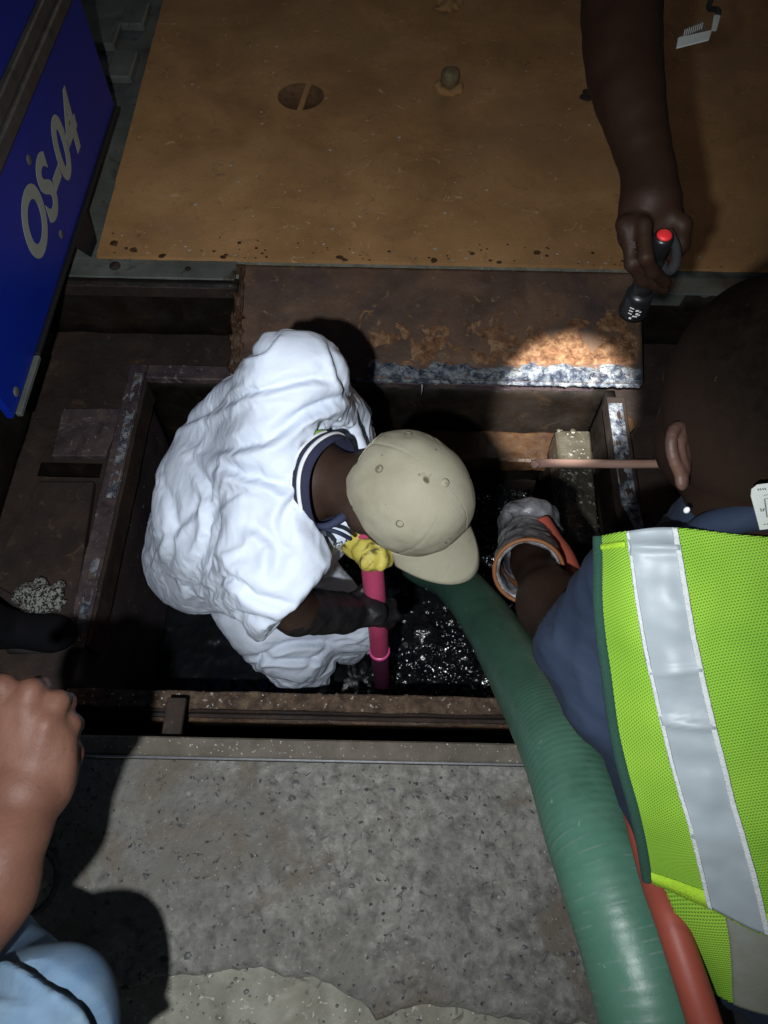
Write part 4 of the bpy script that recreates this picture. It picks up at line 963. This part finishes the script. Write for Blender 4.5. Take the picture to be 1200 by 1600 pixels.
vb = union([vb, cone(ff, ff - h_up * .04 + h_f * .022, .009, .014), cone(ff + h_up * .01 + h_s * .04 - h_f * .01, ff + h_up * .01 - h_s * .04 - h_f * .01, .011, .011), cone(ff - h_up * .068 + h_s * .02 - h_f * .006, ff - h_up * .068 - h_s * .02 - h_f * .006, .009, .009)], .012)
lo, hi = bounds([hc, nk, s4, el1, hn1, el2, wr2, ftl, ftr], .16)
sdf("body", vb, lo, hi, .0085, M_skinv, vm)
# cropped hair: slightly proud of the skull, ending in a line over the ears and at the nape
hf_ = ell(hc + h_up * .001 - h_f * .002, (h_f, h_s, h_up), (.104, .0825, .122))
V, Q = nets(cut(hf_, lambda P: (P - hc) @ nrm(h_up * .9 - h_f * .42) + .125), hc - .15, hc + .15, .0045); mesh("hair", V, Q, M_scalp, vm)
hn_ = nrm(h_up * .9 - h_f * .42); fade_to(M_scalp, tuple(hn_), float((hc - np.array(vm.location)) @ hn_), -.05, .08, (.020, .0122, .009))
# ear, built in its own plane: outer rim, inner fold, lobe
ec = at(1063, 712, .735)
ev = nrm(UP * .97 - RT * .06); eo = nrm(-FW * .62 - RT * .75); eo = nrm(eo - ev * (eo @ ev)); en = np.cross(ev, eo)
rimp = [ec + eo * x + ev * y for x, y in ((.000, -.020), (.012, -.006), (.0165, .010), (.011, .024), (-.002, .029), (-.014, .022))]
earf = union([ell(ec - eo * .004, (eo, ev, en), (.015, .027, .006)), ell(ec + ev * -.025 + eo * .000, (eo, ev, en), (.008, .010, .006))] + chain(list(spline(rimp, 12)), [.0048] * 12) + chain(list(spline([ec + eo * x + ev * y + en * .002 for x, y in ((-.006, -.014), (.002, -.002), (.003, .012), (-.004, .018))], 8)), [.0036] * 8), .004)
lo, hi = bounds([ec], .05); sdf("ear", earf, lo, hi, .0022, mat("ear_skin", [(.3, (.05, .026, .02)), (.7, (.085, .045, .034))], 20, .5, .2, 200, spec=.3), vm)
V, Q = nets(lambda P: np.linalg.norm((P - at(1073, 797, .755)) * [1, 1, .7], axis=1) - .0032, at(1073, 797, .755) - .008, at(1073, 797, .755) + .008, .001); mesh("ear_stud", V, Q, M_white, vm)
# navy shirt
shp = [cone(nk + (s1 - nk) * .25, s1, .078, .10), cone(s1, s2, .118, .120), cone(s2, s3, .120, .126), cone(shl + (s1 - shl) * .1 - UP * .012, shr, .056, .056), cone(shl - UP * .012, at(1075, 1180, .885), .062, .085), cone(at(1075, 1180, .885), at(1140, 1450, .905), .085, .085),
       cone(shl - UP * .012, el1, .060, .052), ell(at(952, 1085, .90), (RT, UP, FW), (.055, .065, .055)), cone(shr, el2, .066, .058), cone(s3, s4, .126, .12)]
shf = union(shp, .035)
shf = cut(shf, lambda P: np.maximum((P - at(874, 975, .95)) @ -nrm(at(862, 945, 1.03) - el1), np.linalg.norm(P - at(850, 940, 1.03), axis=1) - .12))
lo, hi = bounds([nk, s4, shl, shr, el1, el2], .15)
sdf("shirt", shf, lo, hi, .0065, M_navy, vm, lambda V, N: .0035 * pn(V * 14) + .003 * np.clip(1 - 2.5 * np.abs(pn(V * [18, 18, 34])), -.2, 1))
ringc = []
for a in np.linspace(-2.2, 2.2, 40):
    cxx = at(1190 + 100 * math.sin(a), 800 - 22 * math.cos(a) + 40 * max(0, math.cos(a)), .755 + .035 * (1 - math.cos(a))); ringc.append(cxx)
V, Fs, uv = tube(spline([at(1085, 838, .79), at(1110, 822, .765), at(1150, 812, .745), at(1190, 806, .735), at(1250, 815, .745), at(1300, 840, .79)], 40), .0155, 14); mesh("shirt_collar", V, Fs, M_navy, vm)
# trousers
f = union([cone(hipl, knl, .095, .075), cone(knl, ftl + np.array([0, 0, .08]), .072, .06), cone(hipr, knr, .095, .075), cone(knr, ftr + np.array([0, 0, .08]), .072, .06), cone(hipl, hipr, .125, .125), cone(s4, (hipl + hipr) / 2, .11, .12)], .05)
lo, hi = bounds([hipl, hipr, knl, knr, ftl, ftr, s4], .14); sdf("trousers", f, lo, hi, .012, M_trouser, vm)
for ft in (ftl, ftr):
    lo, hi = bounds([ft, ft + np.array([-.02, .2, 0])], .08); sdf("shoe", union([cone(ft, ft + np.array([-.02, .15, -.005]), .052, .042)], .02), lo, hi, .01, M_boot, vm)
# vest, upper back panel
ctrl = [[(934, 838, .812), (975, 830, .775), (1050, 824, .75), (1190, 838, .722), (1330, 842, .75), (1440, 850, .81)],
        [(935, 960, .805), (992, 965, .765), (1072, 965, .742), (1225, 975, .712), (1370, 985, .74), (1480, 1000, .80)],
        [(966, 1170, .81), (1035, 1150, .765), (1113, 1140, .742), (1265, 1150, .712), (1410, 1160, .74), (1520, 1170, .80)],
        [(998, 1300, .815), (1076, 1300, .77), (1154, 1295, .748), (1300, 1300, .72), (1445, 1300, .745), (1550, 1310, .81)],
        [(1014, 1378, .82), (1108, 1420, .778), (1192, 1456, .762), (1330, 1484, .738), (1470, 1490, .755), (1580, 1500, .815)]]
def wob(G, a=.009, f=8, s=0):
    q = (G - CAM) @ np.stack([RT, UP, FW], 1)
    n_ = fbm(np.stack([q[..., 0] * f * 1.3, q[..., 1] * f * .7, q[..., 2] * 0 + s], -1), 3)
    return G + FW * (a * n_)[..., None]
NU, NV = 90, 110
G = wob(bic([[at(*p) for p in r] for r in ctrl], NU, NV))
vest = sheet("vest", G, M_vest, vm, .0012, flip=True)
# silver tape down the back: lies 2 mm over the mesh, with its own small wrinkles
c1_, c2_ = int(NU * 1 / 5), int(NU * 2 / 5)
def strip(G, u0, u1, off, n=14):
    rows = []
    for r in G:
        t = np.linspace(u0, u1, n); i = np.floor(t).astype(int); f_ = (t - i)[:, None]; rows.append(r[i] * (1 - f_) + r[i + 1] * f_)
    return np.array(rows) - FW * off
T_ = strip(G, c1_ - .2, c2_ + .2, .0035, 20); q = (T_ - CAM) @ np.stack([RT, UP, FW], 1)
wr_ = np.exp(-((q[..., 1] + .035 + .1 * q[..., 0] * 0 ) / .004) ** 2) * .004 + np.exp(-((q[..., 1] + .215) / .004) ** 2) * .004 + np.exp(-((q[..., 1] + .16 - .2 * (q[..., 0] - .3)) / .003) ** 2) * .003
T_ = T_ - FW * (wr_ * 1.3 + .0030 * fbm(q * [14, 26, 0] + 3, 2) + .0009 * np.clip(1 - 4 * np.abs(pn(q * [14, 55, 0] + 8)), 0, 1) * np.clip(pn(q * 12) + .3, 0, 1))[..., None]
tp = sheet("reflective_tape", T_, M_tape, vest, .001, flip=True)
for a, b in ((c1_ - .5, c1_ + .9), (c2_ - .9, c2_ + .5)):
    S_ = strip(G, a, b, .0062, 5); S_ = S_ - FW * (.0008 * np.abs(fbm((S_ - CAM) * 160, 2)))[..., None]; sheet("tape_edge", S_, M_tapeedge, tp, .001, flip=True)
V, Fs, uv = tube([p for p in G[:, 0]], .0062, 10); mesh("armhole_binding", V, Fs, M_bind, vest)
nb_ = [G[0, int(i)] + UP * .002 for i in np.linspace(c2_ + 1, NU - 1 - c2_, 40)]
V, Fs, uv = tube(nb_, .0055, 10); mesh("neck_binding", V, Fs, M_bind, vest)
sheet("hem_binding", np.array([G[-1] - FW * .002 - UP * .002, G[-4] * .5 + G[-3] * .5 - FW * .003, G[-7] - FW * .002]), M_hem, vest, .001, flip=False)
S_ = np.array([G[3][:c1_] - FW * .002, G[4][:c1_] - FW * .0035, G[5][:c1_] - FW * .002]); sheet("shoulder_seam", S_, M_hem, vest, .001)
# lower panel, tucked under the hem of the upper one
ctrl2 = [[(1030, 1372, .825), (1125, 1405, .792), (1208, 1430, .778), (1340, 1470, .76), (1500, 1480, .77), (1585, 1480, .83)],
         [(1062, 1445, .83), (1137, 1470, .80), (1214, 1490, .785), (1345, 1510, .765), (1510, 1530, .78), (1595, 1530, .835)],
         [(1108, 1548, .84), (1144, 1568, .815), (1225, 1592, .80), (1350, 1615, .78), (1515, 1630, .79), (1600, 1600, .84)]]
G2 = wob(bic([[at(*p) for p in r] for r in ctrl2], NU, 50), .003, 9, 5)
lv = sheet("vest_lower_panel", G2, M_vest, vm, .0012, flip=True)
sheet("lower_tape", strip(G2, c1_ - .2, c2_ + 1.5, .003, 14), M_tape2, lv, .001, flip=True)
# care label standing up at the collar
lq = [at(1176, 762, .735), at(1186, 825, .72), at(1235, 822, .70), at(1228, 752, .715)]
r_l = []
cx_ = [(1174, 775), (1175, 764), (1184, 757), (1200, 755), (1232, 750), (1238, 822), (1188, 828)]
LP_ = [at(x, y, .712 - (828 - y) * .0009) for x, y in cx_]
lab = hexa("care_label", LP_[::-1], FW * .0012, M_label, vm, 0)
def ink(pts, wd=1.0):
    P = [at(x, y, .7115 - (828 - y) * .0009) for x, y in pts]; V, Fs, uv = tube(P, .00055 * wd, 6); mesh("print", V, Fs, M_ink, lab, False)
for k in range(4): ink([(1184 + k * 3.6, 763.5 - k * .4), (1185.5 + k * 3.6, 766 - k * .4)])
ink([(1193, 774), (1200, 772.5)]); ink([(1194.5, 779), (1198.5, 808)]); ink([(1194.5, 779), (1206, 777.5)])
ink([(1187, 795), (1190, 794.5)]); ink([(1188.6, 795), (1189.4, 799)]); ink([(1193.3, 794), (1192.5, 798)], 1.4)
ink([(1193, 819.5), (1196, 818.5)], 1.5); ink([(1197.5, 819), (1201, 818)], 1.5)
# work glove on the left hand
rimc = at(826, 893, 1.12); wa = nrm(hn1 - rimc); g1 = nrm(np.cross(wa, UP)); g2 = np.cross(wa, g1)
gl_prof = [(.0, .056), (.02, .053), (.05, .046), (.075, .040)]
gf_ = []
a_ = rimc; b_ = at(822, 842, 1.265)
glv = union([cone(a_ + wa * .012, b_, .052, .043), ell(at(820, 826, 1.285), (RT, UP, FW), (.046, .038, .032))] +
            finger([at(795, 815, 1.28), at(800, 800, 1.27), at(822, 793, 1.27), at(838, 800, 1.285)], .016, .014) +
            finger([at(812, 810, 1.265), at(828, 797, 1.262), at(848, 798, 1.27), at(858, 803, 1.29)], .0165, .0135) +
            finger([at(835, 818, 1.27), at(848, 806, 1.275), at(862, 812, 1.29), at(866, 822, 1.31)], .0145, .012) +
            finger([at(850, 828, 1.28), at(862, 822, 1.285), at(868, 828, 1.30)], .0125, .011) +
            finger([at(800, 832, 1.26), at(822, 828, 1.235), at(842, 820, 1.245)], .017, .012), .008)
glv = cut(cut(glv, cone(a_ - wa * .06, b_ - wa * .03, .048, .038)), lambda P: (P - a_) @ wa)
lo, hi = bounds([a_, b_, at(790, 800, 1.27), at(870, 830, 1.3)], .08)
go_ = sdf("glove", glv, lo, hi, .0035, M_glovegrey, vm, lambda V, N: .0028 * pn(V * 40) + .0022 * np.clip(1 - 3 * np.abs(pn(V * 32)), 0, 1))
V, Fs, uv = tube([a_ + (g1 * math.cos(t) * .0515 + g2 * math.sin(t) * .0515) for t in np.linspace(0, 6.2832, 48)], .0034, 8, False); mesh("glove_rim", V, Fs, M_gloveorange, go_)
V, Fs, uv = tube([a_ + wa * .001, a_ + wa * .05], [.0475, .041], 40, False); mesh("glove_lining", V, Fs, M_gloveorange, go_)

# ================================================================== HAND WITH THE TORCH (man standing behind on the right)
tmn = base("person", (1.35, 2.2, 0), "bare armed man at top right holding a torch down over the pit", "person")
el = at(970, -90, .92); wr = at(1013, 268, .875)
kn = at(1012, 352, .872); fo1 = at(968, 120, .90)
shd = np.array([.78, 1.45, 1.36])
hand = [cone(wr, at(1016, 315, .872), .030, .036), ell(at(1018, 338, .872), (RT * .97 + UP * .1, UP, FW), (.039, .032, .022))]
tail = at(1038, 368, .835); thead = at(988, 487, .955)
hand += finger([at(996, 345, .856), at(1006, 352, .846), at(1009, 402, .842), at(1020, 424, .862), at(1041, 441, .885)], .0100, .0072)       # first finger over the barrel
hand += finger([at(978, 350, .868), at(981, 362, .858), at(987, 412, .862), at(1004, 438, .885), at(1038, 451, .905)], .0098, .0070)      # second
for x_, y_ in ((979, 352), (1003, 346)): hand.append(ell(at(x_, y_, .857), (RT, UP, FW), (.0125, .013, .010)))
hand += finger([at(974, 350, .885), at(978, 372, .885), at(990, 405, .905), at(1006, 425, .935)], .010, .0075)
hand += finger([at(976, 346, .90), at(982, 375, .91), at(995, 398, .93)], .009, .007)
hand += finger([at(1044, 338, .86), at(1066, 352, .856), at(1064, 382, .868), at(1052, 402, .885)], .0125, .009)      # thumb
arm = union([cone(shd, el, .050, .047)] + chain(list(spline([el, at(971, 20, .91), at(976, 110, .90), at(993, 190, .885), wr], 9)), list(np.interp(np.linspace(0, 1, 9), [0, .3, .55, .8, 1], [.047, .046, .042, .032, .0285]))), .012)
armh = union([arm, union(hand, .0045)], .010)
tor = [np.array([1.05, 1.95, 1.38]), np.array([1.30, 2.25, .95])]
fullb = union([armh, cone(tor[0], tor[1], .13, .12), cone(shd, tor[0], .06, .08), ell(np.array([.92, 1.72, 1.62]), ((1, 0, 0), (0, 1, 0), (0, 0, 1)), (.08, .1, .115)), cone(tor[0], np.array([.95, 1.78, 1.55]), .06, .055),
                ell(np.array([.90, 1.62, 1.60]), ((1, 0, 0), (0, 1, 0), (0, 0, 1)), (.014, .025, .02)), cone(tor[0], np.array([1.55, 2.0, 1.0]), .06, .04),
                cone(tor[1], np.array([1.36, 2.15, .05]), .09, .05), cone(tor[1] + np.array([.2, .1, 0]), np.array([1.6, 2.4, .05]), .09, .05)], .03)
lo, hi = bounds([el, shd, tor[0], tor[1], wr, at(1000, 460, .95), at(960, 100, .9), (1.6, 2.4, .03), (.9, 1.6, 1.74)], .14)
V, Q = nets(armh, *bounds([el, wr, at(1000, 455, .95), at(960, 340, .87), at(1070, 380, .87)], .06), .0042)
armV, armQ = V, Q
fb2 = union([cone(shd, el, .05, .044), cone(shd, tor[0], .06, .08), cone(tor[0], tor[1], .13, .12), ell(np.array([.92, 1.72, 1.62]), ((1, 0, 0), (0, 1, 0), (0, 0, 1)), (.08, .1, .115)), cone(tor[0], np.array([.95, 1.78, 1.55]), .06, .055),
             ell(np.array([.90, 1.62, 1.60]), ((1, 0, 0), (0, 1, 0), (0, 0, 1)), (.014, .025, .02)), cone(tor[0], np.array([1.55, 2.0, 1.0]), .06, .04),
             cone(tor[1], np.array([1.40, 2.2, .05]), .08, .045), cone(tor[1] + np.array([.2, .1, 0]), np.array([1.6, 2.4, .05]), .08, .045)], .03)
V, Q = nets(fb2, lo, hi, .014); mesh("body", np.vstack([armV, V]), np.vstack([armQ, Q + len(armV)]), M_skin2, tmn)
sdf("shirt", union([cone(tor[0], tor[1], .155, .15), cone(shd + (tor[0] - shd) * .2, tor[0], .085, .11), cone(shd + (el - shd) * .3, shd, .075, .08), cone(tor[0], np.array([1.4, 2.0, 1.2]), .085, .08)], .05), lo, hi, .016, M_trouser, tmn)
sdf("trousers", union([cone(tor[1], np.array([1.40, 2.2, .07]), .12, .075), cone(tor[1] + np.array([.2, .1, 0]), np.array([1.6, 2.4, .07]), .12, .075)], .05), lo, hi, .016, M_trouser, tmn)
# the torch
tx = nrm(thead - tail); TL = np.linalg.norm(thead - tail)
to_ = base("torch", thead, "black aluminium torch with red tail button lit and pointed into the pit", "torch")
lathe("barrel", tail, thead, [(0, .0105), (.004, .0118), (.026, .0118), (.028, .0105), (.032, .0105), (.034, .0125), (TL - .052, .0125), (TL - .050, .0135), (TL - .047, .0118), (TL - .044, .0135), (TL - .041, .0118)], M_torch, to_, 32)
lathe("head", tail + tx * (TL - .0405), thead, [(0, .0135), (.006, .0165), (.012, .0172), (.036, .0185), (.0405, .0178)], M_torch, to_, 36)
lathe("lens", thead - tx * .001, thead + tx, [(0, .0155), (.0016, .0150)], M_lens, to_, 28)
lathe("button", tail + tx * .001, tail - tx, [(0, .0088), (.003, .0084), (.0045, .006), (.0048, .001)], M_redbtn, to_, 24)
V, Fs, uv = tube(spline([at(1046, 358, .843), at(1056, 385, .85), at(1056, 408, .86), at(1048, 422, .868), at(1036, 417, .876)], 30), np.interp(np.linspace(0, 1, 30), [0, .2, .6, 1], [.003, .005, .0066, .005]), 10); mesh("wrist_strap", V, Fs, plain("black_nylon_strap", (.012, .012, .013), .8, bump=.6, bscale=300), to_)
tc_ = thead - tx * .018; vdir = nrm(CAM - tc_); vdir = nrm(vdir - tx * (vdir @ tx)); sdir = np.cross(tx, vdir)
for (a, b, L, hgt) in ((.10, -.008, .0055, .0012), (.10, -.003, .005, .0012), (.10, .002, .0045, .0012), (-.28, -.006, .004, .0022), (-.34, 0, .003, .003), (-.26, .005, .006, .0016), (-.02, .0095, .003, .0025), (-.5, -.004, .0025, .0016), (-.5, .002, .0025, .0016)):
    for kk in range(1):
        c_ = tc_ + tx * b; q4 = []
        for (da, db) in ((-L / 2, -hgt / 2), (L / 2, -hgt / 2), (L / 2, hgt / 2), (-L / 2, hgt / 2)):
            an = a + da / .0185; q4.append(c_ + tx * db + (vdir * math.cos(an) + sdir * math.sin(an)) * .01905)
        hexa("print_mark", q4, -vdir * .0006, M_print, to_, 0)
tl = bpy.data.lights.new("torch_beam", 'SPOT'); tl.energy = 380; tl.spot_size = math.radians(19.5); tl.spot_blend = .6; tl.shadow_soft_size = .008; tl.color = (1, .98, .95)
tlo = bpy.data.objects.new("torch_beam", tl); sc.collection.objects.link(tlo); aim(tlo, thead + tx * .008, onz(886, 626, -.13))
# white badge hanging by the arm
bd = base("badge", at(1090, 50, 1.0), "white plastic card with barcode hanging at the top right beside the bare arm", "badge")
Bp = [at(1057, 74, 1.0), at(1108, 62, .985), at(1114, 48, .985), at(1127, 22, 1.0), at(1117, 22, 1.0), at(1098, 46, 1.0), at(1064, 60, 1.01)]
hexa("card", [at(1057, 75, 1.0), at(1108, 62, .985), at(1113, 46, .99), at(1060, 58, 1.005)], FW * .003, M_badge, bd, .0006)
hexa("card_back", [at(1062, 58, 1.006), at(1104, 46, 1.0), at(1099, 31, 1.01), at(1075, 42, 1.012)], FW * .002, M_trim, bd, .0004)
hexa("card_edge", [at(1112, 47, .990), at(1120, 47, .992), at(1127, 22, 1.0), at(1116, 23, 1.0)], FW * .003, M_badge, bd, .0006)
for k in range(9):
    x = 1068 + k * 3.4; hexa("bar_mark", [at(x, 56 - k * 1.3, .9985), at(x + 1.5, 55.6 - k * 1.3, .9985), at(x + 3.5, 45.6 - k * 1.3, 1.003), at(x + 2.0, 46 - k * 1.3, 1.003)], FW * .0004, M_print, bd, 0)
V, Fs, uv = tube(spline([at(1122, 24, 1.0), at(1150, -60, 1.05), np.array([.86, 1.60, 1.42]), np.array([.93, 1.70, 1.52])], 30), .004, 8); mesh("lanyard", V, Fs, M_trouser, bd)

# ================================================================== CROUCHING PERSON AT THE LEFT EDGE
cr = base("person", (-.9, -.1, 0), "person in faded blue jeans crouching at the left edge, bare hand on knee side", "person")
cr["label"] = "person in faded blue jeans at the left edge, bare hand and forearm reaching in"
wr = at(22, 1300, .80); elb = at(-110, 1530, .78); sh3 = np.array([-.86, -.12, .98])
hd3 = [cone(wr, at(38, 1235, .80), .036, .044), ell(at(34, 1168, .805), (RT * .9 + UP * .3, UP - RT * .2, FW), (.056, .070, .030)), ell(at(88, 1195, .815), (RT * .3 + UP, RT, FW), (.046, .020, .022))]
hd3 += finger([at(5, 1105, .795), at(5, 1072, .80), at(-20, 1060, .82), at(-40, 1075, .85)], .0118, .0100)
hd3 += finger([at(35, 1110, .793), at(48, 1078, .80), at(62, 1074, .825), at(60, 1090, .86)], .0118, .0100)
hd3 += finger([at(70, 1128, .80), at(90, 1096, .812), at(102, 1098, .838), at(98, 1118, .87)], .0112, .0095)
hd3 += finger([at(94, 1158, .812), at(110, 1132, .825), at(116, 1132, .85), at(108, 1150, .88)], .0100, .0085)
hd3 += finger([at(98, 1215, .825), at(112, 1178, .838), at(104, 1148, .86)], .0125, .010)
for (x, y) in ((8, 1108), (40, 1112), (72, 1130), (96, 1160)): hd3.append(ell(at(x, y, .794 + max(0, x - 50) * .0004), (RT, UP, FW), (.0125, .014, .006)))
for (x, y) in ((10, 1110), (42, 1114), (72, 1132)): hd3.append(cone(at(x, y, .789), at(26 + x * .25, 1225, .782), .006, .004))
ar3 = union([cone(elb, at(-20, 1390, .79), .05, .046), cone(at(-20, 1390, .79), wr, .044, .035)], .03)
hip = np.array([-.98, -.42, .48]); kne = at(62, 1618, .83); foot = np.array([-.86, .10, .05])
to3 = [hip + np.array([-.02, .02, .1]), np.array([-1.02, -.2, .95])]
lo, hi = bounds([elb, wr, at(110, 1060, .8), at(-40, 1060, .8)], .07)
bd3 = union([union(hd3, .011), ar3, cone(elb, sh3, .05, .055)], .012)
hdx = np.array([-1.0, -.05, 1.22])
big = union([bd3, cone(sh3, to3[1], .07, .1), cone(to3[0], to3[1], .13, .14), cone(to3[1], hdx, .06, .06), ell(hdx + np.array([.02, .03, .06]), ((1, 0, 0), (0, 1, 0), (0, 0, 1)), (.08, .1, .115)), ell(hdx + np.array([.03, .13, .04]), ((1, 0, 0), (0, 1, 0), (0, 0, 1)), (.013, .02, .018)),
             cone(hip, kne, .08, .05), cone(kne, foot, .05, .035)], .02)
V, Q = nets(bd3, lo, hi, .0042)
armV, armQ = V, Q
lo, hi = bounds([hip, kne, foot, to3[1], hdx, sh3], .2)
V, Q = nets(union([cone(sh3, to3[1], .07, .1), cone(elb, sh3, .045, .055), cone(to3[0], to3[1], .13, .14), cone(to3[1], hdx, .06, .06), ell(hdx + np.array([.02, .03, .06]), ((1, 0, 0), (0, 1, 0), (0, 0, 1)), (.08, .1, .115)), ell(hdx + np.array([.03, .13, .04]), ((1, 0, 0), (0, 1, 0), (0, 0, 1)), (.013, .02, .018)), cone(hip, kne, .07, .04), cone(kne, foot, .04, .035)], .03), lo, hi, .014); mesh("body", np.vstack([armV, V]), np.vstack([armQ, Q + len(armV)]), M_skin3, cr)
sdf("shirt", union([cone(to3[0], to3[1], .165, .17), cone(sh3, to3[1], .09, .13), cone(sh3, sh3 + (elb - sh3) * .35, .08, .07)], .05), lo, hi, .016, M_trouser, cr)
def jeandisp(V, N):
    pv = V - CAM; dep = pv @ FW; x = 600 + FPX * (pv @ RT) / dep; y = 800 - FPX * (pv @ UP) / dep; d = .004 * pn(V * 12)
    for pts, am in (([(-30, 1478), (30, 1495), (80, 1530), (130, 1562), (152, 1600), (160, 1640)], .030), ([(-20, 1545), (30, 1552), (60, 1556)], .010), ([(-20, 1590), (30, 1600)], .008)):
        P = spline([np.array([a, b, 0.]) for a, b in pts], 40); D2 = np.full(len(V), 1e9)
        sgn = np.zeros(len(V))
        for k in range(39):
            ax_, ay_ = P[k, :2]; bx, by = P[k + 1, :2] - P[k, :2]; t = np.clip(((x - ax_) * bx + (y - ay_) * by) / (bx * bx + by * by), 0, 1)
            ex, ey = x - ax_ - t * bx, y - ay_ - t * by; r2 = ex * ex + ey * ey; mk = r2 < D2; D2[mk] = r2[mk]; sgn[mk] = np.sign(bx * ey - by * ex)[mk]
        s_ = np.sqrt(D2) * sgn
        d = d - am * .42 * np.exp(-(s_ / 13) ** 2) + am * .5 * np.exp(-((s_ - 26) / 16) ** 2)
    return np.where(-(N @ FW) > .15, d, .004 * pn(V * 12))
sdf("jeans", union([cone(hip, kne, .120, .074), cone(kne, foot + np.array([0, 0, .08]), .072, .060), ell(at(82, 1552, .815), (RT, UP, FW), (.043, .032, .05)), cone(to3[0], hip, .16, .15)], .05), lo, hi, .0062, M_denim, cr,
    jeandisp)
sm = spline([at(5, 1490, .745), at(60, 1520, .742), at(110, 1560, .748), at(150, 1600, .765)], 20)
ft = foot; sdf("shoe", union([cone(ft, ft + np.array([.17, .06, -.005]), .052, .042)], .02), *bounds([ft, ft + np.array([.17, .06, 0])], .08), .01, M_boot, cr)

# dark shoe on the steel at the left of the pit
so_ = base("shoe", onz(100, 985, ZR), "black shoe resting on the steel at the left side of the pit", "shoe")
a_, b_ = onz(20, 985, -.17), onz(100, 985, -.175)
sdf("upper", union([ell((a_ + b_) / 2 + np.array([-.02, 0, -.012]), ((1, -.1, 0), (.1, 1, 0), (0, 0, 1)), (.115, .048, .042)), ell(b_ + np.array([-.03, 0, -.018]), ((1, 0, 0), (0, 1, 0), (0, 0, 1)), (.05, .045, .032)), cone(a_ + np.array([-.03, 0, .02]), a_ + np.array([-.04, 0, .10]), .055, .05)], .03), *bounds([a_, b_, a_ + np.array([-.04, 0, .1])], .08), .008, M_shoe, so_)
tubeobj("sole", [a_ + np.array([-.02, -.0, -.045]), b_ + np.array([.01, 0, -.042])], [.048, .045], M_trim, so_, 16)
